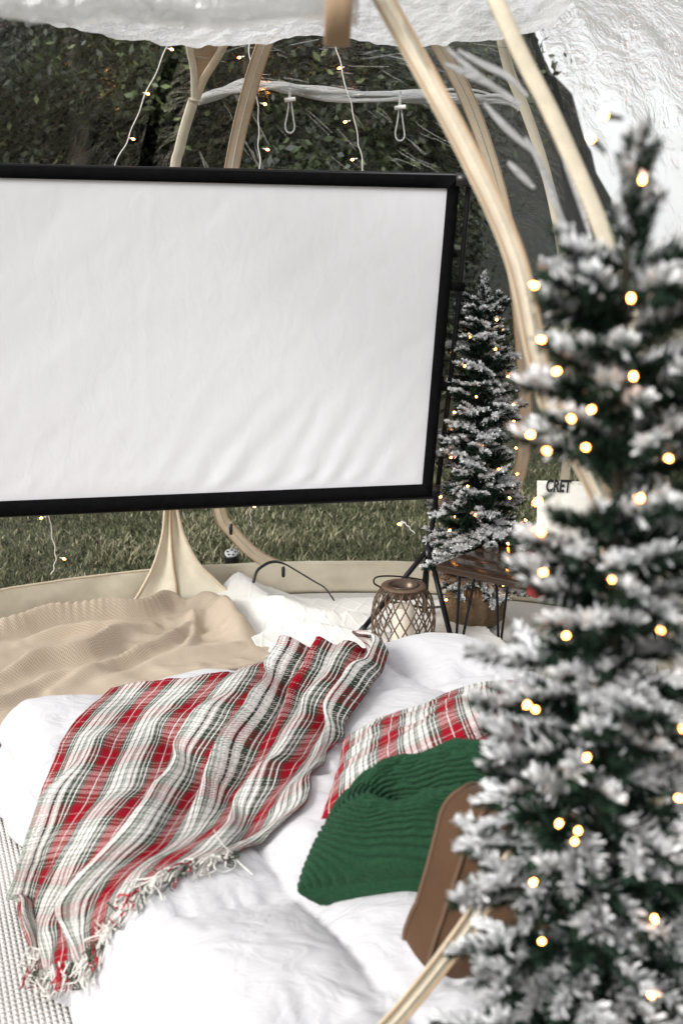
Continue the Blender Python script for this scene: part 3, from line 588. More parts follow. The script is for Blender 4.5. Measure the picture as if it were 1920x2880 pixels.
# ------------------------------------------------------------------ pillows
def pillow(name, C, thick, mat, label, n=90, back=None, rib=0, dent=None, sharp=.5, piping=None, seed=0, fill=3, crease=.012):
    C = [np.array(c, float) for c in C]; a, b = np.meshgrid(np.linspace(-1, 1, n), np.linspace(-1, 1, n), indexing='ij')
    def sheet(sg):
        k = .07; aa = a * (1 - k * (1 - b ** 2) * np.abs(a)); bb = b * (1 - k * (1 - a ** 2) * np.abs(b))
        u = (aa + 1) / 2; v = (bb + 1) / 2; P = ((1 - u) * (1 - v))[..., None] * C[0] + (u * (1 - v))[..., None] * C[1] + (u * v)[..., None] * C[2] + ((1 - u) * v)[..., None] * C[3]
        N = np.cross(C[1] - C[0], C[3] - C[0]); N = N / np.linalg.norm(N)
        f = (np.clip(1 - np.abs(a) ** fill, 0, 1) * np.clip(1 - np.abs(b) ** fill, 0, 1)) ** sharp
        h = f * thick * (1 + .25 * fbm(a * 1.5, b * 1.5, seed + sg)) + crease * f * fbm(a * 3 + b, b * 5, seed + 3)
        if dent is not None and sg > 0:
            cx, cy, w, dp, dirx, diry = dent; dx, dy = a - cx, b - cy; al = dx * dirx + dy * diry; pe = -dx * diry + dy * dirx
            dist = np.where(al > 0, np.abs(pe), np.hypot(al, pe)); h = h - dp * np.exp(-(dist / w) ** 2) * f
            if rib: rb = f ** .3 * .0095 * (np.abs(np.sin(np.pi * (dist + .02 * fbm(a * 2, b * 2, 9, 2)) * rib)) ** .7)
        elif rib: rb = f ** .3 * .0075 * np.abs(np.sin(np.pi * b * rib)) ** .6
        P = P + sg * N * h[..., None]
        return P + (sg * rb[..., None] * smoothgrid(gridnormals(P), 3) if rib else 0)
    root = thing(name, label, 'pillow', np.mean(C, 0)); uv = np.stack([(a + 1) / 2, (b + 1) / 2], -1).reshape(-1, 2)
    Fp, Bk = sheet(1), sheet(-1)
    link('front_cover', mesh('front_cover', Fp.reshape(-1, 3), gridf(n, n), mat, uv=uv), root)
    link('back_cover', mesh('back_cover', Bk.reshape(-1, 3), gridf(n, n)[:, ::-1], back or mat, uv=uv), root)
    if piping is not None:
        E = np.concatenate([Fp[:, 0], Fp[-1, 1:], Fp[-2::-1, -1], Fp[0, -2:0:-1]]); MB().tube(E, .006, 6, closed=True).obj('piping', piping, root)
    return root
t = NT('red_velvet'); co = t.coord(); t.set(base=t.mix(t.noise(co, 18, 4), c4(.30, .003, .014), c4(.52, .012, .03)), rough=.8, sheen=.05, spec=.1, normal=t.bump(t.noise(co, 400), .3, .002)); M['red'] = t.m
t = NT('green_chenille'); co = t.coord(); t.set(base=t.mix(t.noise(co, 160, 3), c4(.006, .026, .012), c4(.026, .082, .040)), rough=1, sheen=.04, spec=.1, normal=t.bump(t.noise(co, 350, 3), .35, .003)); M['green'] = t.m
t = NT('brown_velvet'); co = t.coord(); t.set(base=t.mix(t.noise(co, 6, 4), c4(.055, .027, .013), c4(.105, .056, .029)), rough=.75, sheen=.05, spec=.15, normal=t.bump(t.noise(co, 500), .2, .002)); M['brown'] = t.m
M['brown_pipe'] = simple('brown_piping', (.09, .045, .02), .7)
pillow('tartan_pillow', [(-.045, 1.92, .365), (.43, 2.0, .585), (.47, 2.37, .49), (.0, 2.27, .375)], .065, M['tartan_pillow'], 'tartan pillow with plain red back leaning on the green pillow', back=M['red'], seed=1)
pillow('green_pillow', [(-.085, 1.69, .35), (.30, 1.62, .43), (.43, 1.94, .49), (.03, 1.99, .37)], .13, M['green'], 'dark green ribbed chenille pillow between tartan pillow and brown cushion', n=420, rib=22, dent=(-.2, -.1, .22, .05, .95, -.05), seed=2)
def box_cushion(name, label, corner, hv, wv, W_, H_, T_, mat, pipe):
    h = np.array(hv, float); h /= np.linalg.norm(h); w = np.array(wv, float); w -= h * w.dot(h); w /= np.linalg.norm(w); nn = np.cross(w, h); nn *= -np.sign(nn[1])
    c = np.array(corner, float) + w * W_ / 2 + h * H_ / 2 - nn * T_ * .2
    th = np.linspace(0, 2 * np.pi, 120, endpoint=False); e = .32; ox = np.sign(np.cos(th)) * np.abs(np.cos(th)) ** e * W_ / 2; oy = np.sign(np.sin(th)) * np.abs(np.sin(th)) ** e * H_ / 2
    k = 1 - .05 * np.abs(np.sin(2 * th)) ** 6 * 0; rings = []
    b = .065
    prof = [(q, -T_ / 2 - b * (1 - q ** 2.2)) for q in np.linspace(.02, 1, 14)] + [(1 + .018 * math.sin(math.pi * q), -T_ / 2 + T_ * q) for q in np.linspace(.08, .92, 8)] + [(q, T_ / 2 + b * (1 - q ** 2.2)) for q in np.linspace(1, .02, 22)]
    V = np.array([c + (ox * q)[:, None] * w + (oy * q)[:, None] * h + (z + (.016 * fbm(ox * q * 9, oy * q * 9 + z * 20, 121) + .010 * fbm(ox * q * 30 + oy * q * 8, oy * q * 12, 122)) * (1 if abs(z) > T_ * .49 else .3))[:, None] * nn for q, z in prof])
    V += (.010 * fbm(V[..., 2] * 14, V[..., 0] * 6 + V[..., 1] * 10, 123))[..., None] * (-w)
    root = thing(name, label, 'cushion', c - h * H_ / 2)
    link('cover', mesh('cover', V.reshape(-1, 3), [gridf(len(prof), 120, cm=True)], mat), root)
    for i_ in (13, 22): MB().tube(V[i_], .0055, 6, closed=True).obj('piping', pipe, root)
    return root
box_cushion('brown_cushion', 'plain brown box cushion with piped edges standing against the green pillow', (.125, 1.47, .335), (.125, .13, .32), (.86, .42, -.2), .36, .335, .09, M['brown'], M['brown_pipe'])

# ------------------------------------------------------------------ projection screen on a tripod frame
t = NT('screen_fabric'); co = t.coord(); t.set(base=c4(.745, .735, .765), rough=.9, normal=t.bump(t.noise(t.mapping(co, (2.2, 1, 1.2), (0, R(-38), 0)), 6, 3, .5, .6), .12, .02)); M['screen'] = t.m
YR, YL = 4.05, 3.76
def scr(px_l, px_r):            # left (at u=0) and right pixels -> 3D line, extended beyond the frame to the full width
    A = WY(*px_l, YL); B = WY(*px_r, YR); return B + (A - B) * 1.06, B
tlo, tro = scr((0, 466), (1292, 496)); blo, bro = scr((0, 1452), (1212, 1396)); tli, tri = scr((0, 500), (1257, 530)); bli, bri = scr((0, 1410), (1187, 1362))
root = thing('projection_screen', 'large blank white projection screen in black border on tripod stand', 'screen', (bro[0], bro[1], 0))
nrm = np.cross(tro - tlo, tlo - blo); nrm /= np.linalg.norm(nrm); nrm *= -np.sign(nrm[1])   # towards the camera
n, m = 150, 110; S_, T_ = np.meshgrid(np.linspace(0, 1, n), np.linspace(0, 1, m), indexing='ij')
P = (1 - T_)[..., None] * ((1 - S_)[..., None] * bli + S_[..., None] * bri) + T_[..., None] * ((1 - S_)[..., None] * tli + S_[..., None] * tri)
w = np.sin((S_ * 2.0 - T_ * .75 + .06 * fbm(S_ * 4, T_ * 3, 101)) * 42 + 7 * fbm(S_ * 3, T_ * 2, 102)) * .0026 * (.5 + 1.6 * fbm(S_ * 5, T_ * 4, 104)) * np.exp(-(T_ / .26) ** 2) + .006 * fbm(S_ * 4 - T_ * 2, T_ * 2, 103) + .0006 * np.exp(-((S_ - .36) / .006) ** 2)
P = P + nrm * (w * sstep(0, .05, T_) * sstep(0, .05, 1 - T_) - .003)[..., None]
link('fabric', mesh('fabric', P.reshape(-1, 3), gridf(n, m), M['screen']), root)
def bar(name, i0, i1, o0, o1, t0=-.006, t1=.008, mat='black_fabric'):
    i0, i1, o0, o1 = [np.array(x) for x in (i0, i1, o0, o1)]; k = 24; s = np.linspace(0, 1, k)[:, None]; I = i0 + (i1 - i0) * s; O = o0 + (o1 - o0) * s
    wob = (.003 * fbm(s[:, 0] * 5, s[:, 0] * 0, len(root.children)))[:, None]
    V = np.stack([I + nrm * t0, I + nrm * t1, (I + O) / 2 + nrm * (t1 + .001 + wob), O + nrm * t1, O + nrm * t0], 1)
    return link(name, mesh(name, V.reshape(-1, 3), [gridf(k, 5, cm=True), np.arange(5)[None, ::-1], (np.arange(5) + (k - 1) * 5)[None]], M[mat]), root)
bar('border', tli, tri, tlo, tro); bar('border', bli, bri, blo, bro); bar('border', tli, bli, tlo, blo); bar('border', tri, bri, tro, bro, -.005, .009)
ptop = WY(1320, 497, 4.07); pb_ = WY(1226, 1400, 4.11); hub = WY(1204, 1548, 4.12)
MB().tube(spline([ptop, WY(1278, 950, 4.09), pb_, hub, hub + np.array([-.015, 0, -.15])], 30), .011, 10).obj('pole', M['black_metal'], root)
MB().tube([tlo - nrm * .02, ptop - nrm * .02 + [.0, 0, .005]], .010, 8).obj('frame_tube', M['black_metal'], root)
MB().tube([blo - nrm * .02, pb_ - nrm * .02], .010, 8).obj('frame_tube', M['black_metal'], root)
pl = tlo + (blo - tlo) * .0; MB().tube([tlo + [-.04, 0, .01], blo + [-.03, 0, 0], [blo[0] - .02, blo[1] + .02, .03]], .011, 8).obj('pole', M['black_metal'], root)
for (u, v) in ((1282, 806), (1245, 1086)):
    q = WY(u, v, 4.06); MB().box(q, (.066, .03, .034), [[.996, 0, -.05], [0, 1, 0], [.05, 0, .996]]).obj('strap', M['black_fabric'], root)
MB().box(WY(1303, 505, 4.05), (.06, .035, .05)).obj('corner_bracket', M['black_plastic'], root); MB().box(WY(1215, 1380, 4.07), (.06, .035, .045)).obj('corner_bracket', M['black_plastic'], root)
hb = hub + np.array([0, -.005, .01]); MB().tube([hb + [0, 0, .035], hb - [0, 0, .03]], .022, 10).obj('hub', M['black_plastic'], root)
foot = [WZ(1010, 1782, .03), WZ(1272, 1812, .03), np.array([hub[0] + .02, hub[1] + .33, .02])]
for f_ in foot:
    d = f_ - hb; d /= np.linalg.norm(d); o = MB().tube([hb + d * .02, f_], .0115, 10).obj('leg', M['black_metal'], root)
    MB().tube([f_ - d * .035, f_ + d * .004], .014, 10).obj('rubber_foot', M['black_plastic'], o).location = (0, 0, 0)
low = hub + np.array([-.012, 0, -.26])
for f_ in foot[:2]: MB().tube([low, hb + (f_ - hb) * .62], .006, 6).obj('brace', M['black_metal'], root)
MB().tube([hub + np.array([-.006, 0, -.1]), low - [0, 0, .02]], .012, 8).obj('lower_tube', M['black_metal'], root)

# ------------------------------------------------------------------ flocked fir trees
t = NT('flocked_needles'); at = t.n('Attribute', attribute_name='flock')
t.set(base=t.ramp(at.outputs['Fac'], [(0, (.002, .006, .003)), (.25, (.010, .030, .015)), (.42, (.035, .075, .045)), (.60, (.66, .67, .67)), (1, (.92, .92, .92))]), rough=.8, spec=.25); M['needle'] = t.m
M['fir_stem'] = simple('fir_stem', (.035, .03, .02), .9)
def branch_mesh(L, seed, droop=0.0, sp=.034, dens=2900, w0=.30, wu=.62, dark=False):
    g = np.random.default_rng(seed); V = []; Fl = []; n0 = 0
    paths = []
    main = np.stack([np.linspace(0, L, 14), g.normal(0, .01) * np.linspace(0, 1, 14) ** 2, .05 * L * np.linspace(0, 1, 14) ** 2 * 3 - droop * L * np.linspace(0, 1, 14) ** 1.5], -1); paths.append((main, 1.0))
    s = .22 + .1 * g.random(); sd = 1
    while s < .93:
        p = np.array([np.interp(s * L, main[:, 0], main[:, i]) for i in range(3)]); l = min(.085, .55 * L * (1.08 - s) + .018) * g.uniform(.75, 1.15); an = sd * R(g.uniform(32, 52))
        d = np.array([math.cos(an), math.sin(an), g.uniform(-.15, .25)]); q = np.linspace(0, 1, 8)[:, None]
        paths.append((p + d * l * q + np.array([.15 * l, 0, .12 * l]) * q ** 2, .9)); sd = -sd; s += sp / max(L, .06) * g.uniform(.55, .95)
    mbs = MB(); Pn = []; fl = []
    for P, k in paths:
        mbs.tube(P, np.linspace(.0028, .0012, len(P)) * k, 4, caps=False)
        ln = np.linalg.norm(np.diff(P, axis=0), axis=1).sum(); nn = int(ln * dens) + 10
        tt = g.random(nn) ** .9; idx = tt * (len(P) - 1); i = np.minimum(idx.astype(int), len(P) - 2); f = (idx - i)[:, None]
        b = P[i] * (1 - f) + P[i + 1] * f; ax = P[i + 1] - P[i]; ax /= np.linalg.norm(ax, axis=1)[:, None]
        rd = g.normal(0, 1, (nn, 3)); rd -= ax * (rd * ax).sum(1)[:, None]; rd /= np.linalg.norm(rd, axis=1)[:, None]
        al = R(38) + R(28) * g.random(nn) - R(22) * tt ** 6; d = ax * np.cos(al)[:, None] + rd * np.sin(al)[:, None]
        nl_ = g.uniform(.016, .027, nn) * (1 - .25 * tt); w = g.uniform(.0010, .0017, nn)
        sdv = np.cross(d, rd + g.normal(0, .4, (nn, 3))); sdv /= np.linalg.norm(sdv, axis=1)[:, None]
        up = rd[:, 2]; patch = vnoise(b[:, 0] * 22 + seed, b[:, 1] * 22, 3) * 1.2
        pr = np.clip(w0 + wu * up + patch + .75 * (np.hypot(b[:, 0], b[:, 1]) / L - .55), .02, .97)
        wh = (g.random(nn) < pr) & (not dark); val = np.where(wh, g.uniform(.6, 1, nn), g.uniform(0, .42, nn)); w = np.where(wh, w * 2.2, w)
        tip = b + d * nl_[:, None]
        Pn.append(np.stack([b - sdv * w[:, None], b + sdv * w[:, None], tip + sdv * w[:, None] * .45, tip - sdv * w[:, None] * .45], 1).reshape(-1, 3))
        vb = np.where(wh, val * .8, val * .5); fl.append(np.stack([vb, vb, val, val], 1).ravel())
    SV = np.concatenate(mbs.V); NV = np.concatenate(Pn)
    Fc = mbs.F + [np.arange(len(NV)).reshape(-1, 4) + len(SV)]
    return mesh('branch', np.concatenate([SV, NV]), Fc, M['needle'], False, attr={'flock': np.concatenate([np.full(len(SV), .1), np.concatenate(fl)])})
BLEN = [.055, .08, .11, .14, .17, .20, .23]
BM = {(i, k): branch_mesh(Lb, 200 + i * 10 + k, (.0, .12, .3)[k], .036, 2900, .16, .75) for i, Lb in enumerate(BLEN) for k in range(3)}
BN = {(i, k): branch_mesh(Lb, 400 + i * 10 + k, (.0, .15, .35)[k], .062, 3300, -.10, 1.0) for i, Lb in enumerate(BLEN) for k in range(3)}
BD = [branch_mesh(Lb, 600 + i, .1, .05, 2600, dark=True) for i, Lb in enumerate((.055, .08))]
def proj(p):
    d = np.asarray(p, float) - C0; dep = d[1] * CP - d[2] * SP; return 960 + F * d[0] / dep, 1440 - F * (d[1] * SP + d[2] * CP) / dep
def fir(label, base, H, prof, nbr, seed, z0=.14, leader=.13, low=0.0, gap=None, BM=BM):
    g = np.random.default_rng(seed); base = np.array(base, float)
    root = thing('flocked_fir_tree', label, 'christmas tree', base)
    tr = np.stack([base[0] + .01 * np.sin(np.linspace(0, 4, 20)), base[1] + 0 * np.linspace(0, 1, 20), base[2] + np.linspace(.05, H - .03, 20)], -1)
    MB().tube(tr, np.linspace(.016, .004, 20), 8).obj('trunk', M['fir_stem'], root)
    zt = H - leader
    for k in range(nbr):
        q = (k + .5) / nbr; z = z0 + (zt - z0) * (1 - (1 - q) ** 1.0); az = k * 2.39996 + g.normal(0, .25)
        L = prof(z / H) * g.uniform(.68, 1.12); i = int(np.argmin([abs(x - L) for x in BLEN])); sc = np.clip(L / BLEN[i], .75, 1.25)
        pitch = g.normal(.10, .16) + .35 * max(0, z / H - .72) * 2.2 - low * max(0, .75 - z / H); kd = 0 if z / H > .7 else int(g.integers(0, 3))
        if gap is not None:      # the tree has an opening here through which the table shows
            pts_ = [proj(base + np.array([math.cos(az) * L * q_ * math.cos(pitch), math.sin(az) * L * q_ * math.cos(pitch), z + math.sin(pitch) * L * q_])) for q_ in (.35, .6, .8, 1.0)]
            if any(gap[0] < u_ < gap[2] and gap[1] < v_ < gap[3] for u_, v_ in pts_): continue
        o = bpy.data.objects.new('branch', BM[(i, kd)]); COL.objects.link(o); o.parent = root
        o.location = (.008 * math.cos(az), .008 * math.sin(az), z); o.rotation_euler = (g.normal(0, .25), -pitch, az); o.scale = (sc, sc, sc)
    for k in range(46):      # dark unflocked twigs added by the trunk for a black, shaded interior
        o = bpy.data.objects.new('branch', BD[k % 2]); COL.objects.link(o); o.parent = root; z = z0 + (zt - z0) * (k + .5) / 46
        o.location = (0, 0, z); o.rotation_euler = (0, -.2, k * 2.4 + .7); q = prof(z / H) * .62 / (.055, .08)[k % 2]; o.scale = (q, q, q)
    for k in range(9):       # leader at the top
        q = k / 9; i = 0; o = bpy.data.objects.new('branch', BM[(0 if k > 2 else 1, 0)]); COL.objects.link(o); o.parent = root
        az = k * 2.4; o.location = (0, 0, zt + leader * q * .8 - .02); o.rotation_euler = (0, -R(70 + 18 * q), az); o.scale = (.75, .6, .6)
    return root
far_prof = lambda h: float(np.interp(h, [0, .12, .3, .45, .6, .75, .88, 1], [.19, .21, .225, .18, .165, .135, .10, .03]))
near_prof = lambda h: float(np.interp(h, [0, .3, .45, .6, .75, .84, .90, .925, .945, 1], [.19, .175, .155, .132, .105, .095, .09, .08, .03, .02]))
FT = np.array([.575, 4.12, .0]); NTB = np.array([.305, 1.08, .0])
ft = fir('slim snow flocked fir tree in a burlap pot behind the wooden table', FT, 1.52, far_prof, 150, 5, z0=.20, low=.3)
nt_ = fir('tall snow flocked fir tree with blurred lights outside the tent doorway', NTB, 1.65, near_prof, 150, 6, z0=.20, leader=.13, low=1.0, BM=BN, gap=(1455, 1280, 1645, 1445))
# burlap pots
t = NT('burlap'); co = t.coord(); s = t.n('SeparateXYZ'); t.l(t.mapping(co, (1, 1, 1)), s.inputs[0])
wv = t.math('MULTIPLY', t.math('SINE', t.math('MULTIPLY', t.math('ADD', s.outputs[0], s.outputs[1]), 700)), t.math('SINE', t.math('MULTIPLY', s.outputs[2], 900)))
nz = t.noise(co, 60, 4); t.set(base=t.mix(t.math('ADD', t.math('MULTIPLY', wv, .3), nz), c4(.08, .05, .025), c4(.30, .20, .11)), rough=1, normal=t.bump(t.math('ADD', wv, nz), .8, .004)); M['burlap'] = t.m
M['jute'] = simple('jute_fringe', (.38, .20, .09), .95, var=.4, nscale=120)
def pot(root, base, r=.125, h=.20):
    k = 72; th = np.arange(k) / k * 2 * np.pi; pr = [(.55, 0), (.82, .006), (.97, .03), (1.04, .08), (1.0, .13), (.86, .17), (.70, .19), (.62, .20), (.74, .215), (.86, .225), (.80, .222), (.55, .205)]
    V = np.array([[((a_ + .05 * math.sin(5 * t_ + a_ * 9) * (z_ > .05) + .03 * math.sin(13 * t_)) * r * math.cos(t_), (a_ + .05 * math.sin(5 * t_ + a_ * 9) * (z_ > .05) + .03 * math.sin(13 * t_)) * r * math.sin(t_), z_ * h / .2) for t_ in th] for a_, z_ in pr]) + np.array(base) + [0, 0, .02]
    o = link('burlap_pot', mesh('burlap_pot', V.reshape(-1, 3), gridf(len(pr), k, cm=True), M['burlap']), root)
    mb = MB()
    for _ in range(170):
        a_ = rng.uniform(0, 2 * np.pi); p = np.array(base) + [r * .8 * math.cos(a_), r * .8 * math.sin(a_), .24]; d = np.array([math.cos(a_), math.sin(a_), rng.uniform(-1.2, .3)]) + rng.normal(0, .25, 3)
        mb.tube(spline([p, p + d * .025, p + d * .045 + [0, 0, -.015]], 5), .0011, 4, caps=False)
    mb.obj('burlap_fringe', M['jute'], o).location = (0, 0, 0); return o
pot(ft, FT); pot(nt_, NTB - np.array([0, 0, .05]), .14, .22)

# ------------------------------------------------------------------ fairy lights
t = NT('warm_bulb'); t.set(base=c4(1, .8, .5), emit=c4(1, .35, .07), estr=26.0, rough=.3); M['bulb'] = t.m
M['bulb_base'] = simple('bulb_holder', (.80, .78, .74), .4, var=.03); M['green_wire'] = simple('green_wire', (.012, .03, .016), .5)
def bulb(root, p, d, r=.0032, hold=True, hm='bulb_base'):
    d = np.array(d, float); d /= np.linalg.norm(d); p = np.array(p)
    mb = MB(); mb.tube([p - d * r * 1.4, p - d * r * .6, p + d * r * .5, p + d * r * 1.4], [r * .8, r, r * .9, r * .25], 8); o = mb.obj('bulb', M['bulb'], root)
    if hold: MB().tube([p - d * .022, p - d * r * 1.2], [.0022, .0036], 7).obj('holder', M[hm], o).location = (0, 0, 0)
def tree_lights(label, tree, H, prof, pts, r, group=None):
    root = thing('fairy_lights', label, 'string lights', tree); path = []
    for z in np.linspace(H * .93, H * .14, 260):
        a_ = -z * 26; q = prof(z / H) * .62; path.append(tree + [q * math.cos(a_), q * math.sin(a_), z + .01 * math.sin(a_ * 7)])
    MB().tube(path, .0014, 5).obj('wire', M['green_wire'], root)
    for p in pts: bulb(root, p, np.array([p[0] - tree[0], p[1] - tree[1], rng.normal(0, .05)]) + 1e-4, r, True, 'green_wire')
fp = [(1500, 802), (1520, 955), (1563, 1045), (1661, 1152), (1604, 1177), (1490, 1223), (1535, 1267), (1645, 1258), (1510, 1412), (1520, 1497), (1525, 1610), (1720, 1630), (1590, 1788), (1857, 1773), (1480, 1983), (1503, 1995), (1649, 2131), (1570, 2318), (1624, 2338), (1614, 2366), (1498, 2482), (1840, 2585), (1522, 2648), (1773, 840), (1865, 757), (1660, 388), (1695, 325), (1805, 505), (1908, 2245), (1912, 2050), (1830, 2800), (1780, 1060), (1800, 1400), (1880, 1290)]
pts = []
for u, v in fp:
    d = ray(u, v); q = WY(u, v, NTB[1]); pr = near_prof(np.clip(q[2] / 1.66, 0, 1)); off = abs(q[0] - NTB[0]); dep = math.sqrt(max(0, (pr * .92) ** 2 - off ** 2))
    pts.append(WY(u, v, NTB[1] - max(.01, dep)))
tree_lights('warm fairy lights wound round the tall fir outside the doorway', NTB, 1.66, near_prof, pts, .0027)
pts = []
for k in range(52):
    z = .16 + 1.2 * (k + .5) / 52; a_ = -2.2 + k * 2.4 + rng.normal(0, .3); q = far_prof(z / 1.52) * rng.uniform(.72, .98); pts.append(FT + [q * math.cos(a_), q * math.sin(a_), z])
tree_lights('warm fairy lights wound round the slim fir behind the table', FT, 1.52, far_prof, pts, .0042)
def strand(label, px, bl, Y):
    P = spline([WY(u, v, Y) for u, v in px], 40 * len(px) // 4); P[:, 0] += .003 * np.sin(np.linspace(0, 30, len(P)))
    root = thing('fairy_light_strand', label, 'string lights', P[-1]); MB().tube(P, .0022, 6).obj('cord', M['white_cord'], root)
    for u, v, dx in bl: q = WY(u, v, Y); bulb(root, q, (dx, -.2, -.25), .0042)
strand('white fairy light cord hanging above the screen left of the forked rib', [(478, 100), (468, 136), (440, 200), (410, 265), (384, 330), (362, 388), (340, 430), (318, 480), (312, 520)], [(484, 139, 1), (417, 264, 1), (376, 391, 1)], 4.1)
strand('white fairy light cord between the zipped door trim and the toggle loop', [(700, 90), (702, 150), (722, 230), (722, 280), (728, 330), (726, 390), (730, 440), (728, 500)], [(672, 162, -1), (746, 293, 1), (753, 421, 1)], 4.14)
strand('white fairy light cord hanging between the two clear toggle loops', [(935, 80), (945, 130), (958, 185), (980, 270), (994, 320), (1005, 390), (1014, 430), (1022, 500)], [(953, 192, -1), (970, 343, -1), (990, 449, -1)], 4.16)
strand('white fairy light cord dangling over grass at the beige blanket end', [(136, 1405), (140, 1460), (150, 1520), (157, 1560), (154, 1590), (146, 1615)], [(116, 1457, -1), (182, 1572, 1)], 3.95)
strand('white fairy light cord dangling beside the zipped door with pull tags', [(700, 1380), (704, 1440), (706, 1480)], [(716, 1425, 1)], 4.3)
strand('short fairy light cord reaching out from the slim fir', [(1165, 1500), (1145, 1478), (1130, 1466), (1128, 1480)], [(1121, 1474, -1)], 4.0)

# ------------------------------------------------------------------ wooden table with hairpin legs, snacks
t = NT('dark_walnut'); co = t.mapping(t.coord('Generated'), (2, 26, 2)); g_ = t.noise(co, 3, 5, .6, .8)
t.set(base=t.mix(g_, c4(.010, .005, .003), c4(.042, .021, .011)), rough=.22, coat=.2, normal=t.bump(g_, .15, .004)); M['walnut'] = t.m
TZ = .42; c0 = WZ(1225, 1588, TZ); ex = np.array([.765, -.644, 0]); ey = np.array([.644, .765, 0]); TLn, TWd = .85, .40
tb = thing('wooden_table', 'low dark walnut table on black hairpin legs in front of slim fir', 'table', c0 + ex * TLn / 2 + ey * TWd / 2 - [0, 0, TZ])
mb = MB(); npl = 5
o = None
for k in range(3):
    w0 = TWd / 3; mb = MB().box(c0 + ex * TLn / 2 + ey * (w0 * (k + .5)) - [0, 0, .0125], (TLn, w0 - .0015, .025), [ex, ey, [0, 0, 1]]); o = mb.obj('plank', M['walnut'], tb, False)
    bv = o.modifiers.new('bevel', 'BEVEL'); bv.width = .002; bv.segments = 2
for i, j in ((0, 0), (1, 0), (0, 1), (1, 1)):
    q = c0 + ex * (.10 if i == 0 else TLn - .10) + ey * (.07 if j == 0 else TWd - .07); sx_ = -1 if i == 0 else 1
    top = q + [0, 0, -.026]; bt = q + ex * sx_ * .02 - ey * .03 * (1 if j == 0 else -1) + [0, 0, -TZ + .018]
    P = [top - ex * .035, bt - ex * .006 + [0, 0, .01], bt, bt + ex * .006 + [0, 0, .01], top + ex * .035]
    MB().tube(spline([P[0], P[0] + (P[1] - P[0]) * .5, P[1], P[2], P[3], P[4] + (P[3] - P[4]) * .5, P[4]], 40), .0055, 8).obj('leg', M['black_metal'], tb)
t = NT('bag_paper'); co = t.coord(); t.set(base=c4(.72, .69, .62), rough=.45, normal=t.bump(t.noise(co, 18, 4, .6, 1), .5, .012)); M['bag'] = t.m
bc = WY(1575, 1646, 3.40); bc[2] = TZ; hB, wB = .37, .20
n, m = 40, 30; Uu, Vv = np.meshgrid(np.linspace(0, 2 * np.pi, n, endpoint=False), np.linspace(0, 1, m), indexing='ij')
dp_ = .055 * (1 - Vv ** 1.6) * (.9 + .3 * np.sin(np.pi * Vv)) + .004; ww = wB / 2 * (1 - .06 * np.sin(np.pi * Vv))
se = lambda c, p: np.sign(c) * np.abs(c) ** p
fd = np.array([-.12, -.99, 0]); rt = np.array([.99, -.12, 0])
P = bc + (se(np.cos(Uu), .7) * ww)[..., None] * rt + (se(np.sin(Uu), .8) * dp_ + .006 * fbm(np.cos(Uu) * 3, Vv * 6, 111))[..., None] * -fd + np.stack([0 * Uu, 0 * Uu, Vv * hB], -1)
bag = thing('snack_bag', 'white snack bag with bold black lettering standing on the table', 'snack bag', bc)
link('pouch', mesh('pouch', P.reshape(-1, 3), [gridf(n, m, cn=True)], M['bag']), bag)
MB().box(bc + [0, 0, hB], (wB * .99, .006, .02), [rt, -fd, [0, 0, 1]]).obj('crimped_seal', M['bag'], bag, False)
cu = bpy.data.curves.new('lettering', 'FONT'); cu.body = 'CRET'; cu.size = .058; cu.shear = .15; cu.offset = .0022; cu.extrude = .0006; cu.space_character = 1.02
tmp = bpy.data.objects.new('tmp', cu); COL.objects.link(tmp); bpy.context.view_layer.update()
me = bpy.data.meshes.new_from_object(tmp.evaluated_get(bpy.context.evaluated_depsgraph_get())); bpy.data.objects.remove(tmp)
me.materials.clear(); me.materials.append(M['black_plastic'])
V = np.zeros(len(me.vertices) * 3, np.float32); me.vertices.foreach_get('co', V); V = V.reshape(-1, 3)
lp = WY(1536, 1392, 3.335); V2 = lp + V[:, :1] * .60 * rt + V[:, 1:2] * np.array([0, 0, 1]) + (V[:, 2:3] + .0) * fd
zrel = np.clip((V2[:, 2] - TZ) / hB, 0, 1); depth = .055 * (1 - zrel ** 1.6) * (.9 + .3 * np.sin(np.pi * zrel)) + .009
cen = bc + ((V2 - bc) @ rt)[:, None] * rt; V2[:, :2] = (cen + fd * (depth + V[:, 2])[:, None])[:, :2]
me.vertices.foreach_set('co', V2.astype(np.float32).ravel()); me.update(); link('lettering', me, bag)
t = NT('red_gingham'); co = t.coord(); ck = t.n('TexChecker'); t.l(co, ck.inputs[0]); ck.inputs['Scale'].default_value = 55; ck.inputs[1].default_value = c4(.45, .01, .02); ck.inputs[2].default_value = c4(.75, .7, .66); t.set(base=ck.outputs[0], rough=.5); M['gingham'] = t.m
M['red_tin'] = simple('red_enamel', (.38, .008, .015), .3, var=.1)
rc = WY(1530, 1640, 3.30); rc[2] = TZ
tub = thing('red_tub', 'glossy red tub with checked rim on the table by the snack bag', 'tub', rc)
MB().lathe([(.0, .0), (.055, .0), (.060, .004), (.072, .15), (.070, .152), (.058, .01), (0, .008)], rc, 36).obj('body', M['red_tin'], tub)
MB().lathe([(.0715, .138), (.0755, .140), (.076, .160), (.0735, .163), (.069, .160), (.069, .15)], rc, 36).obj('rim', M['gingham'], tub)

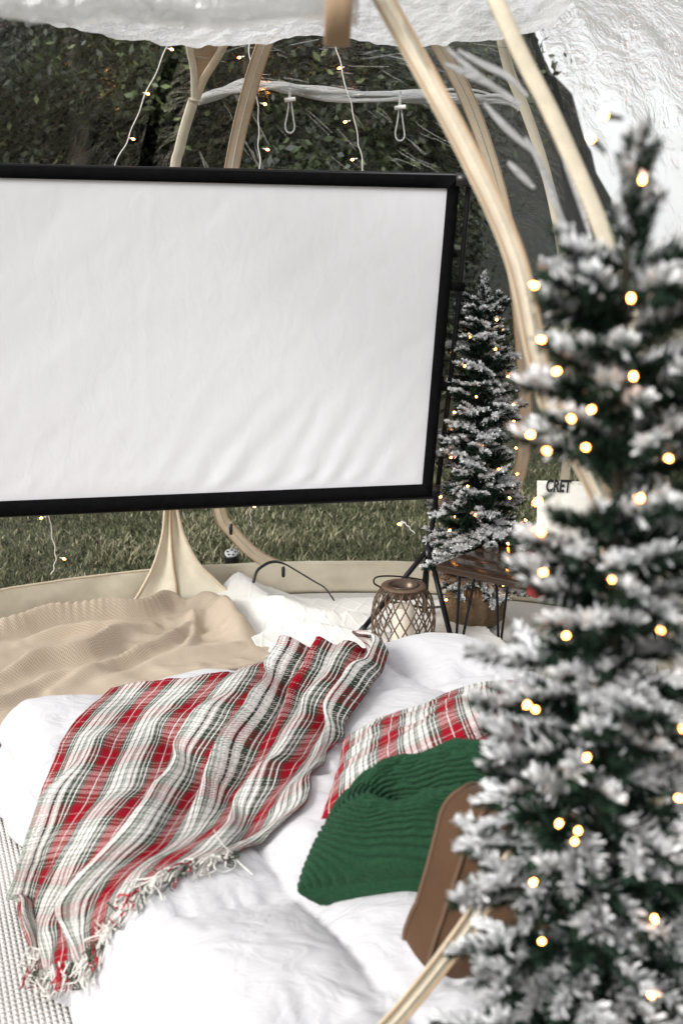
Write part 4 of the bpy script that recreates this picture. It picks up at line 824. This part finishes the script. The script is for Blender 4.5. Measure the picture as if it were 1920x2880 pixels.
# ------------------------------------------------------------------ wicker lantern with candle
t = NT('willow'); co = t.coord(); g_ = t.noise(t.mapping(co, (1, 1, 6)), 40, 4); t.set(base=t.mix(g_, c4(.045, .026, .015), c4(.17, .105, .062)), rough=.7, normal=t.bump(g_, .4, .003)); M['willow'] = t.m
lc = WY(1132, 1838, 3.78); lc[2] = .03
ln_ = thing('wicker_lantern', 'round woven willow lantern with wire handle on the white blanket', 'lantern', lc)
prz = np.array([0, .03, .08, .14, .19, .225, .25, .262]); prr = np.array([.100, .114, .124, .126, .121, .110, .094, .080])
for k in range(18):
    for sgn in (1, -1):
        zt = np.linspace(0, .262, 16); rr_ = np.interp(zt, prz, prr) + (.0025 if sgn > 0 else -.0025); a_ = k / 18 * 2 * np.pi + sgn * (zt / .262) * 1.15 + rng.normal(0, .02)
        P = lc + np.stack([rr_ * np.cos(a_), rr_ * np.sin(a_), zt], -1); Nn = np.stack([np.cos(a_), np.sin(a_), 0 * a_], -1)
        mb = MB(); mb.ribbon(P, Nn, rng.uniform(.0052, .0068), .0032); mb.obj('willow_slat', M['willow'], ln_)
MB().lathe([(.060, .262), (.088, .262), (.091, .266), (.088, .272), (.060, .272), (.058, .267), (.060, .262)], lc, 48).obj('top_ring', M['willow'], ln_)
MB().lathe([(.0, .0), (.098, .0), (.103, .006), (.098, .014), (0, .014)], lc, 40).obj('base', M['willow'], ln_)
M['steel'] = simple('steel_liner', (.10, .07, .05), .3, metal=.6)
MB().lathe([(.0575, .225), (.0575, .276), (.0595, .276), (.061, .273)], lc, 40).obj('liner', M['steel'], ln_)
hl = spline([lc + [-.092, 0, .262], lc + [-.118, -.02, .285], lc + [-.112, -.03, .312], lc + [-.06, -.03, .318], lc + [.02, -.02, .308], lc + [.085, -.01, .29], lc + [.095, 0, .262]], 40)
o = MB().tube(hl, .0035, 8).obj('handle', M['black_metal'], ln_)
cd = thing('pillar_candle', 'thick cream pillar candle inside the wicker lantern', 'candle', lc + [0, 0, .014])
t = NT('wax'); t.set(base=c4(.88, .78, .66), rough=.4, sss=.3); t.b.inputs['Subsurface Radius'].default_value = (.02, .01, .005); M['wax'] = t.m
MB().lathe([(0, .0), (.043, 0), (.044, .004), (.044, .165), (.041, .170), (.03, .162), (0, .158)], lc + [0, 0, .0145], 36).obj('wax', M['wax'], cd)
MB().tube([lc + [0, 0, .172], lc + [.001, 0, .186]], .0012, 5).obj('wick', M['black_plastic'], cd)

# ------------------------------------------------------------------ power reel and cables
pc = WY(655, 1562, 4.95); pc[2] = -.02; zt = WY(655, 1538, 4.95)[2]
rl = thing('power_hub', 'round black outdoor socket hub on the grass beyond the zipped door', 'socket hub', pc)
hh_ = zt - pc[2]
ax_ = np.array([[1, 0, 0], [0, .90, .42], [0, -.42, .90]])
MB().lathe([(0, 0), (.036, 0), (.038, .004), (.038, hh_ - .004), (.036, hh_), (0, hh_)], pc, 30, ax_).obj('body', M['black_plastic'], rl)
M['grey_plastic'] = simple('grey_plastic', (.42, .42, .42), .45, var=.05)
ctr = pc + np.array([0, 0, hh_ + .001]) @ ax_; o = MB().lathe([(0, 0), (.034, 0), (.034, .003), (0, .003)], ctr, 30, ax_).obj('face_plate', M['grey_plastic'], rl)
for k in range(5):
    a_ = k * 2 * np.pi / 5 + .3; q = ctr + np.array([.020 * math.cos(a_), .020 * math.sin(a_), .0035]) @ ax_
    MB().lathe([(0, 0), (.0062, 0), (.0062, .0015), (0, .0015)], q, 14, ax_).obj('socket', M['black_plastic'], o).location = (0, 0, 0)
P = spline([WY(u, v, y) for u, v, y in ((712, 1640, 4.32), (722, 1608, 4.34), (742, 1590, 4.36), (768, 1580, 4.38), (800, 1586, 4.42), (850, 1615, 4.40), (885, 1636, 4.38), (912, 1652, 4.36), (928, 1672, 4.34), (940, 1690, 4.33))], 60)
o = MB().tube(P, np.interp(np.linspace(0, 1, 60), [0, .4, .45, 1], [.007, .007, .004, .004]), 8).obj('power_cable', M['black_plastic']); tag(o, 'black power cable looped over the beige tent skirt by the zipper pull', 'cable')
P = spline([pc + [.03, 0, .03], pc + [-.06, -.02, .03], pc + [-.12, -.05, .02], pc + [-.2, .05, .02]], 20); MB().tube(P, .004, 6).obj('cord', M['black_plastic'], rl)
